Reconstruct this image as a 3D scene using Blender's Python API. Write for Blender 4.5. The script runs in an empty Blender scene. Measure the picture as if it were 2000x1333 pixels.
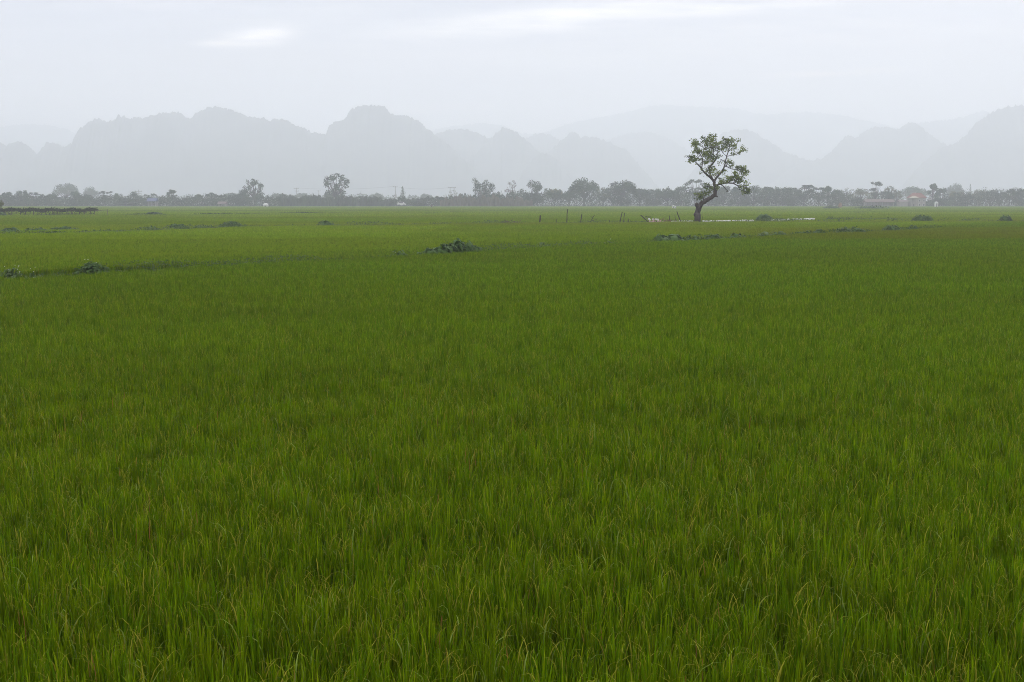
import bpy, math, random
import numpy as np
from mathutils import Vector
R = math.radians
SC = bpy.context.scene
COL = SC.collection

# ------------------------------------------------------------------ camera
CAMZ = 3.1                       # eye height above the mud; rice canopy is about 0.9 m
F = 2000.0                       # focal length in photo pixels (photo is 2000 wide)
PITCH = math.atan((666.5 - 396.0) / F)
cd = bpy.data.cameras.new('camera'); cam = bpy.data.objects.new('camera', cd); COL.objects.link(cam)
cd.sensor_width = 36.0; cd.lens = 36.0; cd.clip_start = 0.1; cd.clip_end = 30000
cam.location = (0, 0, CAMZ); cam.rotation_euler = (math.pi/2 - PITCH, 0, 0)
SC.camera = cam

def ray(px, py):
    u = (px - 1000) / F; v = (666.5 - py) / F
    return Vector((u, math.cos(PITCH) + v*math.sin(PITCH), -math.sin(PITCH) + v*math.cos(PITCH)))
def P(px, py, Y):
    d = ray(px, py); k = Y / d.y
    return Vector((d.x*k, Y, CAMZ + d.z*k))

# ------------------------------------------------------------------ world + sun
SUN_EL, SUN_AZ = 38.0, 28.0      # degrees; azimuth to the right of the view direction
w = bpy.data.worlds.new("World"); SC.world = w; w.use_nodes = True
nt = w.node_tree; N = nt.nodes; L = nt.links; N.clear()
def nd(tree, typ, **kw):
    n = tree.nodes.new(typ)
    for k, v in kw.items(): setattr(n, k, v)
    return n
def math_n(tree, op, a, b=None, c=None, clamp=False):
    n = nd(tree, 'ShaderNodeMath', operation=op); n.use_clamp = clamp
    for i, v in enumerate((a, b, c)):
        if v is None: continue
        if isinstance(v, (int, float)): n.inputs[i].default_value = v
        else: tree.links.new(v, n.inputs[i])
    return n.outputs[0]
def mixc(tree, fac, a, b):
    n = nd(tree, 'ShaderNodeMix', data_type='RGBA')
    for sock, v in ((n.inputs[0], fac), (n.inputs[6], a), (n.inputs[7], b)):
        if isinstance(v, (int, float)): sock.default_value = v
        elif isinstance(v, tuple): sock.default_value = v if len(v) == 4 else (*v, 1)
        else: tree.links.new(v, sock)
    return n.outputs[2]
out = nd(nt, 'ShaderNodeOutputWorld'); bg = nd(nt, 'ShaderNodeBackground'); bg.inputs[1].default_value = 0.1
L.new(bg.outputs[0], out.inputs[0])
sky = nd(nt, 'ShaderNodeTexSky', sky_type='NISHITA'); sky.sun_disc = False
sky.sun_elevation = R(SUN_EL); sky.sun_rotation = R(SUN_AZ); sky.dust_density = 3.0
tc = nd(nt, 'ShaderNodeTexCoord'); sp = nd(nt, 'ShaderNodeSeparateXYZ'); L.new(tc.outputs['Generated'], sp.inputs[0])
X, Yy, Z = sp.outputs
el = math_n(nt, 'MAXIMUM', Z, 0.0)
# overcast deck: warm pale horizon -> cool pale blue-grey -> brighter overhead  (values x10, background strength 0.1)
ramp = nd(nt, 'ShaderNodeValToRGB'); L.new(el, ramp.inputs[0])
cr = ramp.color_ramp; cr.interpolation = 'EASE'
stops = [(0.0, (.50,.40,.34)), (0.07, (.475,.39,.345)), (0.12, (.315,.285,.295)), (0.165, (.22,.226,.28)), (0.21, (.17,.187,.258)), (0.5, (.66,.67,.69)), (1.0, (.94,.95,.95))]
cr.elements[0].position = 0; cr.elements[1].position = 1
for p_, c_ in stops[1:-1]: cr.elements.new(p_)
for e_, (p_, c_) in zip(cr.elements, stops): e_.position = p_; e_.color = (*c_, 1)
# cloud bands: azimuth/elevation plane, strongly stretched sideways
ydiv = math_n(nt, 'MAXIMUM', math_n(nt, 'ABSOLUTE', Yy), 0.05)
az = math_n(nt, 'DIVIDE', X, ydiv); elv = math_n(nt, 'DIVIDE', Z, ydiv)
cmb = nd(nt, 'ShaderNodeCombineXYZ'); L.new(math_n(nt, 'MULTIPLY', az, 3.0), cmb.inputs[0])
L.new(math_n(nt, 'MULTIPLY', elv, 22.0), cmb.inputs[1]); L.new(math_n(nt, 'SIGN', Yy), cmb.inputs[2])
ns = nd(nt, 'ShaderNodeTexNoise'); ns.inputs['Scale'].default_value = 1.0; ns.inputs['Detail'].default_value = 6; ns.inputs['Roughness'].default_value = .55
ns.inputs['Distortion'].default_value = .4
L.new(cmb.outputs[0], ns.inputs['Vector'])
nf = math_n(nt, 'MULTIPLY', math_n(nt, 'SUBTRACT', ns.outputs[0], 0.46, clamp=False), 3.2, clamp=True)
deck = mixc(nt, math_n(nt,'MULTIPLY',nf,.75), ramp.outputs[0], (.42,.40,.40))
def blob(px, py, sx, sy, slope=0.0):
    d = ray(px, py); a0 = d.x/d.y; e0 = d.z/d.y
    da = math_n(nt, 'SUBTRACT', az, a0)
    de = math_n(nt, 'SUBTRACT', math_n(nt, 'SUBTRACT', elv, e0), math_n(nt, 'MULTIPLY', da, slope))
    a2 = math_n(nt, 'POWER', math_n(nt, 'ABSOLUTE', math_n(nt, 'DIVIDE', da, sx/F)), 2.0)
    e2 = math_n(nt, 'POWER', math_n(nt, 'ABSOLUTE', math_n(nt, 'DIVIDE', de, sy/F)), 2.0)
    g = math_n(nt, 'EXPONENT', math_n(nt, 'MULTIPLY', math_n(nt, 'ADD', a2, e2), -1.0))
    return math_n(nt, 'MULTIPLY', g, math_n(nt, 'GREATER_THAN', Yy, 0.0))
n2 = nd(nt, 'ShaderNodeTexNoise'); n2.inputs['Scale'].default_value = 5.0; n2.inputs['Detail'].default_value = 5; L.new(cmb.outputs[0], n2.inputs['Vector'])
def addcloud(base, args, amt, col):
    g = blob(*args)
    g = math_n(nt, 'MULTIPLY', g, math_n(nt, 'MULTIPLY', math_n(nt, 'SUBTRACT', n2.outputs[0], .18), 2.1, clamp=True))
    return mixc(nt, math_n(nt, 'MULTIPLY', g, amt, clamp=True), base, col)
deck = addcloud(deck, (505, 72, 62, 16, .12), 1.3, (.95,.85,.755))
deck = addcloud(deck, (430, 84, 45, 6, .05), 1.0, (.85,.76,.66))
deck = addcloud(deck, (1060, 38, 270, 24, .10), .75, (.95,.85,.755))
deck = addcloud(deck, (1420, 16, 210, 12, .06), .6, (.95,.85,.755))
deck = addcloud(deck, (1620, 143, 120, 7, .05), .7, (.68,.53,.43))
deck = addcloud(deck, (120, 185, 330, 10, .0), .4, (.55,.50,.48))
deck = addcloud(deck, (860, 214, 110, 9, .03), .8, (.68,.53,.43))
deck = addcloud(deck, (1560, 60, 420, 34, .02), .35, (.62,.54,.48))
deck = addcloud(deck, (330, 12, 230, 18, .0), .5, (.58,.54,.55))
deck = addcloud(deck, (1000, 112, 520, 26, .0), .3, (.52,.46,.43))
deck = addcloud(deck, (60, 90, 300, 60, 0), .35, (.27,.30,.37))
sc10 = nd(nt, 'ShaderNodeVectorMath', operation='SCALE'); L.new(deck, sc10.inputs[0]); sc10.inputs[3].default_value = 19
L.new(mixc(nt, 0.06, sc10.outputs[0], sky.outputs[0]), bg.inputs[0])

sl = bpy.data.lights.new('sun', 'SUN'); sl.energy = 0.9; sl.angle = R(14); sl.color = (1, .97, .93)
sun = bpy.data.objects.new('sun', sl); COL.objects.link(sun)
sd = Vector((math.sin(R(SUN_AZ))*math.cos(R(SUN_EL)), math.cos(R(SUN_AZ))*math.cos(R(SUN_EL)), math.sin(R(SUN_EL))))
sun.rotation_euler = (-sd).to_track_quat('-Z', 'Y').to_euler(); sun.location = (0, 0, 400)
SC.view_settings.view_transform = 'Standard'; SC.view_settings.look = 'None'
SC.view_settings.exposure = 0.41; SC.view_settings.gamma = 1; SC.view_settings.use_curve_mapping = False
SC.render.engine = 'CYCLES'
SC.cycles.max_bounces = 6; SC.cycles.transparent_max_bounces = 4; SC.cycles.volume_bounces = 6
SC.cycles.use_denoising = True; SC.cycles.denoiser = 'OPENIMAGEDENOISE'
SC.cycles.denoising_input_passes = 'RGB_ALBEDO_NORMAL'; SC.cycles.denoising_prefilter = 'NONE'
SC.cycles.filter_width = 1.0

# ------------------------------------------------------------------ materials
def mat(name, rough=.7, spec=.25):
    m = bpy.data.materials.new(name); m.use_nodes = True
    b = m.node_tree.nodes['Principled BSDF']; b.inputs['Roughness'].default_value = rough
    b.inputs['Specular IOR Level'].default_value = spec
    return m, m.node_tree, b
def noise(t, scale, detail=3, vec=None, rough=.5):
    n = nd(t, 'ShaderNodeTexNoise'); n.inputs['Scale'].default_value = scale; n.inputs['Detail'].default_value = detail
    n.inputs['Roughness'].default_value = rough
    if vec is not None: t.links.new(vec, n.inputs['Vector'])
    return n.outputs[0]
def worldpos(t, s=(1,1,1)):
    g = nd(t, 'ShaderNodeNewGeometry'); m = nd(t, 'ShaderNodeMapping'); m.inputs['Scale'].default_value = s
    t.links.new(g.outputs['Position'], m.inputs[0]); return m.outputs[0]
def objpos(t, s=(1,1,1)):
    g = nd(t, 'ShaderNodeTexCoord'); m = nd(t, 'ShaderNodeMapping'); m.inputs['Scale'].default_value = s
    t.links.new(g.outputs['Object'], m.inputs[0]); return m.outputs[0]
def plain(name, c1, c2, scale=3, rough=.8, spec=.2, s=(1,1,1), bump=0, obj=True):
    m, t, b = mat(name, rough, spec)
    v = objpos(t, s) if obj else worldpos(t, s)
    f = noise(t, scale, 5, v)
    f = math_n(t, 'MULTIPLY', math_n(t, 'SUBTRACT', f, .3), 2.5, clamp=True)
    t.links.new(mixc(t, f, c1, c2), b.inputs['Base Color'])
    if bump:
        bp = nd(t, 'ShaderNodeBump'); bp.inputs['Strength'].default_value = bump
        t.links.new(f, bp.inputs['Height']); t.links.new(bp.outputs[0], b.inputs['Normal'])
    return m
def leafmat(name, dark, light, transl=.3, scale=.5, rough=.55):
    """foliage: per-leaf 'tint' attribute picks between two leaf colours, some light passes through"""
    m, t, b = mat(name, rough, .1)
    at = nd(t, 'ShaderNodeAttribute'); at.attribute_name = 'tint'
    f = math_n(t, 'ADD', math_n(t, 'MULTIPLY', at.outputs['Fac'], .7), math_n(t, 'MULTIPLY', noise(t, scale, 3, worldpos(t)), .4), clamp=True)
    c = mixc(t, f, dark, light)
    t.links.new(c, b.inputs['Base Color'])
    tr = nd(t, 'ShaderNodeBsdfTranslucent'); t.links.new(c, tr.inputs[0])
    mx = nd(t, 'ShaderNodeMixShader'); mx.inputs[0].default_value = transl
    t.links.new(b.outputs[0], mx.inputs[1]); t.links.new(tr.outputs[0], mx.inputs[2])
    t.links.new(mx.outputs[0], t.nodes['Material Output'].inputs[0])
    return m

M = {}
M['bark'] = plain('bark', (.035,.028,.025), (.085,.068,.062), 1.4, .9, .1, (3,3,.8), .5)
M['pale_bark'] = plain('pale_bark', (.12,.11,.1), (.22,.2,.18), 2, .9, .1, (2,2,.6))
M['leaf_tree'] = leafmat('leaf_tree', (.04,.07,.016), (.23,.29,.06), .42, .8)
M['leaf_dark'] = leafmat('leaf_dark', (.014,.034,.012), (.040,.078,.022), .2)
M['leaf_mid'] = leafmat('leaf_mid', (.018,.042,.014), (.055,.10,.028), .2)
M['leaf_olive'] = leafmat('leaf_olive', (.07,.08,.03), (.14,.15,.05), .25)
M['leaf_pink'] = leafmat('leaf_pink', (.08,.055,.045), (.16,.11,.09), .2)
M['leaf_brush'] = leafmat('leaf_brush', (.014,.034,.013), (.06,.09,.03), .2, .12)
M['leaf_reed'] = leafmat('leaf_reed', (.09,.07,.04), (.17,.15,.08), .2, .06)
M['leaf_taro'] = leafmat('leaf_taro', (.012,.034,.007), (.08,.14,.036), .2, 2, .6)
M['leaf_weed'] = leafmat('leaf_weed', (.04,.08,.02), (.14,.19,.07), .3, 2)
M['flower'] = plain('flower', (.7,.72,.62), (.85,.85,.8), 6, .7)
M['hill'] = plain('hill', (.028,.045,.03), (.10,.105,.085), .012, 1, 0, (1,1,1.6), 0, False)
M['mud'] = plain('mud', (.03,.028,.016), (.05,.045,.022), .6, .7, .3, (1,1,1), 0, False)
M['bank'] = plain('bank', (.035,.05,.015), (.07,.075,.03), 2.5, .95, .1, (1,1,1), .4, False)
M['wood'] = plain('wood', (.03,.024,.02), (.075,.06,.05), 5, .9, .1, (4,4,.8), .3)
M['pale_wood'] = plain('pale_wood', (.10,.09,.07), (.18,.16,.12), 5, .9, .1, (4,4,.8), .3)
M['vine'] = leafmat('vine', (.018,.026,.014), (.045,.055,.03), .1, 2)
M['plastic'] = plain('plastic', (.38,.38,.34), (.62,.62,.58), 3, .45, .4, (1,1,1), .3)
M['rubbish'] = plain('rubbish', (.28,.17,.15), (.6,.45,.42), 2.2, .8, .2, (1,1,1), .5)
M['brown'] = plain('brown', (.10,.05,.035), (.2,.13,.09), 3, .9, .1, (1,1,1), .5)
M['concrete'] = plain('concrete', (.3,.3,.29), (.42,.41,.39), 1.5, .9, .1, (1,1,.5))
M['wall'] = plain('wall', (.22,.2,.18), (.33,.30,.27), .8, .9, .1, (1,1,.5))
M['white_wall'] = plain('white_wall', (.5,.5,.48), (.68,.68,.66), .8, .8, .2)
M['tile_red'] = plain('tile_red', (.14,.05,.038), (.2,.08,.06), 4, .85, .2, (1,6,1), .4)
M['tile_pale'] = plain('tile_pale', (.3,.27,.21), (.4,.37,.29), 3, .8, .2)
M['roof_grey'] = plain('roof_grey', (.10,.075,.07), (.2,.15,.14), 1.5, .9, .1, (1,4,1), .3)
M['roof_blue'] = plain('roof_blue', (.045,.06,.13), (.08,.1,.2), 1.5, .6, .3)
M['dark'] = plain('dark', (.02,.02,.022), (.04,.04,.042), 2, .5, .4)
M['straw'] = plain('straw', (.12,.07,.045), (.24,.16,.1), 6, 1, .05, (3,3,1), .5)
M['metal'] = plain('metal', (.35,.36,.37), (.5,.5,.5), 3, .5, .5)

# rice: colour of each blade from its vertex colour, plots and patches by position in the field
def rice_mat():
    m, t, b = mat('rice_leaf', .6, .04)
    at = nd(t, 'ShaderNodeAttribute'); at.attribute_name = 'bladecol'
    hv = nd(t, 'ShaderNodeHueSaturation'); t.links.new(at.outputs['Color'], hv.inputs['Color'])
    p1 = noise(t, 1, 4, worldpos(t, (.35,.35,.0)))       # patches of a few metres
    p2 = noise(t, 1, 2, worldpos(t, (.02,.05,.0)))       # whole plots
    p3 = noise(t, 1, 3, worldpos(t, (.07,.42,.0)))      # long streaks across the view
    val = math_n(t, 'ADD', math_n(t, 'MULTIPLY', p1, .32), math_n(t, 'ADD', math_n(t, 'MULTIPLY', p2, .5), math_n(t, 'MULTIPLY', p3, .35)))
    gg = nd(t, 'ShaderNodeNewGeometry'); ss = nd(t, 'ShaderNodeSeparateXYZ'); t.links.new(gg.outputs['Position'], ss.inputs[0])
    far_side = math_n(t, 'SUBTRACT', ss.outputs[1], math_n(t, 'ADD', math_n(t, 'MULTIPLY', ss.outputs[0], 1.17), 50.1))
    far_side = math_n(t, 'MULTIPLY', far_side, .12, clamp=True)      # the plots beyond the diagonal bank are riper
    vo = nd(t, 'ShaderNodeTexVoronoi'); vo.inputs['Scale'].default_value = 1.0; t.links.new(worldpos(t, (.009,.026,0)), vo.inputs['Vector'])
    vs_ = nd(t, 'ShaderNodeSeparateColor'); t.links.new(vo.outputs['Color'], vs_.inputs[0])
    plot = math_n(t, 'MULTIPLY', math_n(t, 'SUBTRACT', vs_.outputs[0], .45), math_n(t, 'MULTIPLY', far_side, .34))
    plot = math_n(t, 'ADD', plot, math_n(t, 'MULTIPLY', far_side, .24))
    t.links.new(math_n(t, 'ADD', math_n(t, 'ADD', val, .40), plot), hv.inputs['Value'])
    t.links.new(math_n(t, 'ADD', math_n(t, 'MULTIPLY', p2, .05), math_n(t, 'SUBTRACT', .470, math_n(t, 'MULTIPLY', far_side, .008))), hv.inputs['Hue'])
    # the ripening strip beside the bank on the right
    g = nd(t, 'ShaderNodeNewGeometry'); s = nd(t, 'ShaderNodeSeparateXYZ'); t.links.new(g.outputs['Position'], s.inputs[0])
    wob = math_n(t, 'MULTIPLY', noise(t, 1, 3, worldpos(t, (.12,.3,0))), 6.0)
    y = math_n(t, 'ADD', s.outputs[1], wob)
    a = math_n(t, 'DIVIDE', math_n(t, 'SUBTRACT', y, 64.5), 3.0, clamp=True)
    bb = math_n(t, 'DIVIDE', math_n(t, 'SUBTRACT', 98.0, y), 4.0, clamp=True)
    c = math_n(t, 'DIVIDE', math_n(t, 'SUBTRACT', s.outputs[0], 9.0), 14.0, clamp=True)
    strip = math_n(t, 'MULTIPLY', math_n(t, 'MULTIPLY', a, bb), math_n(t, 'MULTIPLY', c, .33))
    col = mixc(t, strip, hv.outputs[0], (.17,.14,.010))
    # slightly yellower strip on the near side of the second bank
    l2 = math_n(t, 'SUBTRACT', s.outputs[1], math_n(t, 'ADD', math_n(t, 'MULTIPLY', s.outputs[0], .31), 112.0))
    b2 = math_n(t, 'SUBTRACT', 1.0, math_n(t, 'ABSOLUTE', math_n(t, 'DIVIDE', l2, 9.0)), clamp=True)
    col = mixc(t, math_n(t, 'MULTIPLY', b2, .38), col, (.17,.15,.022))
    t.links.new(col, b.inputs['Base Color'])
    tr = nd(t, 'ShaderNodeBsdfTranslucent'); t.links.new(col, tr.inputs[0])
    mx = nd(t, 'ShaderNodeMixShader'); mx.inputs[0].default_value = .35
    t.links.new(b.outputs[0], mx.inputs[1]); t.links.new(tr.outputs[0], mx.inputs[2])
    t.links.new(mx.outputs[0], t.nodes['Material Output'].inputs[0])
    return m
M['rice'] = rice_mat()

# ------------------------------------------------------------------ mesh helpers
def new_mesh(name, V, Fc, material, smooth=False, tint=None, col=None):
    me = bpy.data.meshes.new(name)
    V = np.asarray(V, dtype=np.float32)
    if isinstance(Fc, np.ndarray):
        n, k = Fc.shape
        me.vertices.add(len(V)); me.vertices.foreach_set('co', V.ravel())
        me.loops.add(n*k); me.loops.foreach_set('vertex_index', Fc.astype(np.int32).ravel())
        me.polygons.add(n); me.polygons.foreach_set('loop_start', np.arange(0, n*k, k, dtype=np.int32))
        me.update(calc_edges=True)
    else:
        me.from_pydata([tuple(v) for v in V.tolist()], [], Fc)
    if tint is not None:
        a = me.attributes.new('tint', 'FLOAT', 'POINT'); a.data.foreach_set('value', np.asarray(tint, dtype=np.float32))
    if col is not None:
        a = me.attributes.new('bladecol', 'FLOAT_COLOR', 'POINT')
        c4 = np.ones((len(V), 4), np.float32); c4[:, :3] = col; a.data.foreach_set('color', c4.ravel())
    if smooth: me.polygons.foreach_set('use_smooth', np.ones(len(me.polygons), dtype=bool))
    me.materials.append(material)
    return me
def link(name, me, parent=None, loc=None):
    o = bpy.data.objects.new(name, me); COL.objects.link(o)
    if loc is not None: o.location = loc
    if parent is not None: o.parent = parent
    return o
def tag(o, label=None, cat=None, group=None, kind=None):
    if label: o['label'] = label
    if cat: o['category'] = cat
    if group: o['group'] = group
    if kind: o['kind'] = kind
    return o
def empty(name, loc, rz=0):
    o = bpy.data.objects.new(name, None); COL.objects.link(o); o.location = loc; o.rotation_euler = (0, 0, rz)
    o.empty_display_size = .2
    return o

class MB:
    """collects shapes into one mesh"""
    def __init__(s): s.v = []; s.f = []
    def add(s, vs, fs):
        o = len(s.v); s.v += [tuple(v) for v in vs]; s.f += [tuple(i+o for i in f) for f in fs]
    def box(s, c, d, rz=0):
        x, y, z = (k/2 for k in d); ca, sa = math.cos(rz), math.sin(rz)
        vs = [(c[0]+a*ca-b*sa, c[1]+a*sa+b*ca, c[2]+h) for h in (-z, z) for a, b in ((-x,-y),(x,-y),(x,y),(-x,y))]
        s.add(vs, [(3,2,1,0),(4,5,6,7),(0,1,5,4),(1,2,6,5),(2,3,7,6),(3,0,4,7)])
    def tube(s, pts, rs, n=6, wob=0, rnd=None, cap=True):
        pts = [Vector(p) for p in pts]; rings = []
        prev = None
        for i, p in enumerate(pts):
            d = (pts[min(i+1, len(pts)-1)] - pts[max(i-1, 0)]).normalized()
            if prev is None:
                a = d.orthogonal().normalized()
            else:
                a = (prev - d*prev.dot(d)).normalized()
            prev = a; b = d.cross(a)
            ring = []
            for k in range(n):
                t = 2*math.pi*k/n; r = rs[i]*(1+(rnd.uniform(-wob, wob) if wob else 0))
                ring.append(p + a*(math.cos(t)*r) + b*(math.sin(t)*r))
            rings.append(ring)
        vs = [v for r in rings for v in r]; fs = []
        for i in range(len(pts)-1):
            for k in range(n):
                fs.append((i*n+k, i*n+(k+1) % n, (i+1)*n+(k+1) % n, (i+1)*n+k))
        if cap: fs.append(tuple(range(n))[::-1]); fs.append(tuple(range((len(pts)-1)*n, len(pts)*n)))
        s.add(vs, fs)
    def dome(s, c, rx, ry, h, n=14, m=5, jag=0, rnd=None):
        vs = []; fs = []
        for j in range(m):
            a = math.pi/2*j/m
            for k in range(n):
                t = 2*math.pi*k/n; q = 1+(rnd.uniform(-jag, jag) if jag else 0)
                vs.append((c[0]+rx*math.cos(a)*math.cos(t)*q, c[1]+ry*math.cos(a)*math.sin(t)*q, c[2]+h*math.sin(a)*q))
        vs.append((c[0], c[1], c[2]+h))
        for j in range(m-1):
            for k in range(n): fs.append((j*n+k, j*n+(k+1) % n, (j+1)*n+(k+1) % n, (j+1)*n+k))
        for k in range(n): fs.append(((m-1)*n+k, (m-1)*n+(k+1) % n, m*n))
        fs.append(tuple(range(n))[::-1])
        s.add(vs, fs)
    def mesh(s, name, m, smooth=False): return new_mesh(name, s.v, s.f, m, smooth)
    def build(s, name, m, parent=None, loc=None, smooth=False): return link(name, s.mesh(name, m, smooth), parent, loc)

def leaf_quads(C, size, rng, flat=0.0, aspect=.55, droop=0.0):
    """pointed leaf shapes (rhombus folded along the midrib) at centres C; returns V, F, tint-per-vertex index"""
    n = len(C); d = rng.normal(size=(n, 3)); d[:, 2] = d[:, 2]*(1-flat) - droop
    d /= np.linalg.norm(d, axis=1)[:, None]
    u = rng.normal(size=(n, 3)); u[:, 2] *= .5
    s = np.cross(d, u); s /= np.linalg.norm(s, axis=1)[:, None]
    nn = np.cross(s, d)
    L_ = (size*rng.uniform(.6, 1.35, n))[:, None]
    a = C - d*L_*.5; b = C + d*L_*.5
    l = C + s*L_*aspect*.5 + nn*L_*.10 - d*L_*.05; r = C - s*L_*aspect*.5 + nn*L_*.10 - d*L_*.05
    V = np.stack([a, l, b, r], 1).reshape(-1, 3)
    return V, np.arange(4*n).reshape(n, 4)

# ------------------------------------------------------------------ ground, far plain
gx = 3700
me = new_mesh('ground', [(-gx,-60,.4),(gx,-60,.4),(gx,5800,.4),(-gx,5800,.4)], [(0,1,2,3)], M['mud'])
tag(link('ground', me), 'dark wet mud floor of the rice paddies', 'ground', kind='structure')
me = new_mesh('plain', [(-gx,612,.412),(gx,612,.412),(gx,5790,.412),(-gx,5790,.412)], [(0,1,2,3)], M['bank'])
tag(link('grassland', me), 'flat green land beyond the line of trees', 'grassland', kind='structure')

# ------------------------------------------------------------------ mountains
def ridge(name, prof, D, seed, depth=.6, rough=1.0, label=''):
    D = 2750+(D-2700)*.85; rng = np.random.RandomState(seed)
    px = np.array([p[0] for p in prof], float); py = np.array([p[1] for p in prof], float)
    step = 5.0/ (F/D)                      # one column every ~5 photo pixels? finer below
    xs = np.arange(px[0], px[-1], 1.6)
    ys = np.interp(xs, px, py)
    k = np.array([1,2,3,2,1.]); k /= k.sum(); ys = np.convolve(np.pad(ys, 2, 'edge'), k, 'valid')
    # tree-covered, broken skyline
    nz = np.zeros_like(xs)
    for f_, a_ in ((.45, .9), (1.1, .6), (2.3, .45)):
        q = rng.uniform(-1, 1, int(len(xs)*f_)+3); nz += a_*np.interp(np.linspace(0, len(q)-1, len(xs)), np.arange(len(q)), q)
    ys = ys + nz*rough*2.5
    top = np.array([P(x, y, D)[2] for x, y in zip(xs, ys)]); wx = np.array([P(x, y, D)[0] for x, y in zip(xs, ys)])
    rows = np.array([-1., -.8, -.62, -.46, -.32, -.2, -.1, -.04, 0, .05, .15, .35, .65, 1.])
    base_w = depth*max(top)*.75
    V = []; nc = len(xs)
    # gullies and spurs on the slopes
    gul = {}
    for r_ in rows:
        q = rng.uniform(-1, 1, int(nc/9)+3); q2 = rng.uniform(-1, 1, int(nc/3)+3)
        gul[r_] = np.interp(np.linspace(0, len(q)-1, nc), np.arange(len(q)), q)*.7 + np.interp(np.linspace(0, len(q2)-1, nc), np.arange(len(q2)), q2)*.3
    for i, r_ in enumerate(rows):
        sh = (1-abs(r_)**1.15)
        h = top*sh*(1 + gul[r_]*.07*(abs(r_) > .03)*min(1, abs(r_)*6)) if r_ != 0 else top
        if r_ != 0: h = np.minimum(h, top*(1-abs(r_)*.6))
        if abs(r_) == 1: h = np.full(nc, -.5)
        yy = D + r_*base_w + gul[rows[i]]*base_w*.06
        # keep the crest on its bearing: pull x with distance
        V.append(np.stack([wx*(1 + 0*r_), np.broadcast_to(yy, (nc,)), h], 1))
    V = np.concatenate(V); Fc = []
    nr = len(rows)
    ii = np.arange(nc-1)
    Fc = np.concatenate([np.stack([r*nc+ii, r*nc+ii+1, (r+1)*nc+ii+1, (r+1)*nc+ii], 1) for r in range(nr-1)])
    o = link(name, new_mesh(name, V, Fc, M['hill'], True))
    return tag(o, label, 'mountain', kind='structure')

main_left = [(-160,300),(-60,270),(0,277),(10,286),(12,288),(18,281),(32,277),(45,279),(58,288),(72,303),(82,290),(90,280),(102,279),(118,283),(128,287),(140,280),(145,268),
 (155,253),(170,241),(185,233),(195,232),(210,238),(222,233),(233,226),(250,230),(265,232),(280,230),(293,227),(305,223),(320,220),(340,220),(358,224),(368,234),(375,230),
 (385,221),(400,212),(410,209),(425,210),(445,212),(460,217),(470,223),(490,230),(510,230),(528,235),(540,232),(553,232),(570,241),(590,250),(610,259),(625,262),(638,262),
 (640,250),(643,243),(655,238),(675,233),(680,221),(687,212),(700,208),(720,206),(740,206),(752,210),(765,222),(780,226),(800,228),(820,238),(835,252),(850,264),(875,282),(905,310),(950,350),(990,388)]
ridge('mountain', main_left, 2700, 1, label='long jagged limestone range filling the left horizon')
ridge('mountain', [(780,330),(820,290),(845,265),(870,257),(895,252),(915,253),(940,263),(958,271),(990,290),(1040,330),(1080,380)], 3150, 2, label='rounded hazy peak right of the long range')
ridge('mountain', [(890,350),(930,300),(955,274),(968,262),(978,252),(990,249),(1002,254),(1018,266),(1035,280),(1060,305),(1090,345),(1110,380)], 3000, 3, label='steep cone peak near the centre of the horizon')
ridge('mountain', [(960,340),(1000,290),(1030,268),(1045,262),(1060,260),(1080,266),(1095,276),(1120,300),(1160,350)], 3700, 4, label='pale rounded hill between the cone peak and the broad hill')
ridge('mountain', [(1040,350),(1070,300),(1095,275),(1110,263),(1120,258),(1132,266),(1150,268),(1170,270),(1195,280),(1220,292),(1235,305),(1260,335),(1300,385)], 3200, 5, label='broad hill with a small knob left of the lone tree')
ridge('mountain', [(1000,380),(1025,330),(1042,308),(1060,297),(1080,305),(1095,322),(1115,350),(1140,388)], 2850, 6, label='low dark knoll before the cone peak')
ridge('mountain', [(1120,330),(1160,285),(1190,272),(1230,260),(1270,258),(1300,268),(1330,285),(1360,305),(1400,350)], 4200, 7, label='very pale hill directly behind the lone tree')
ridge('mountain', [(1330,370),(1370,310),(1395,278),(1410,262),(1430,254),(1455,253),(1480,262),(1500,275),(1530,295),(1560,308),(1600,318),(1660,360),(1700,385)], 3350, 8, label='dome hill with a long right slope right of the lone tree')
ridge('mountain', [(1480,385),(1540,330),(1580,314),(1605,310),(1630,290),(1645,272),(1658,264),(1670,272),(1680,264),(1690,255),(1705,249),(1730,249),(1755,252),(1770,242),(1785,239),(1795,246),(1815,262),(1835,276),(1860,290),(1900,320),(1950,370)], 3250, 9, label='hill with a sharp knob on its right shoulder')
ridge('mountain', [(1760,370),(1800,320),(1840,288),(1870,278),(1890,262),(1905,240),(1925,228),(1945,215),(1965,208),(2000,207),(2080,196),(2180,215),(2260,280)], 2850, 10, label='large mountain cut by the right edge of the view')
ridge('mountain', [(830,262),(860,250),(895,246),(945,240),(985,247),(1020,262),(1050,262),(1070,256),(1110,243),(1150,233),(1200,225),(1240,215),(1270,207),(1300,204),(1340,208),(1400,210),(1440,212),(1470,220),(1500,225),(1540,220),(1580,219),(1640,225),(1700,238),(1760,252),(1800,262),(1880,300)], 5300, 11, rough=.6, label='faint farthest range spanning the right half of the horizon')
ridge('mountain', [(1700,290),(1760,255),(1790,241),(1820,236),(1860,234),(1890,228),(1915,218),(1925,216),(1935,224),(1970,240),(2040,250),(2120,270)], 4600, 12, label='pale ridge behind the large right hand mountain')
ridge('mountain', [(-160,262),(-60,252),(0,248),(40,243),(90,244),(130,252),(150,262),(200,290)], 5000, 13, rough=.5, label='faint flat range behind the left end of the long range')

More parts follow.
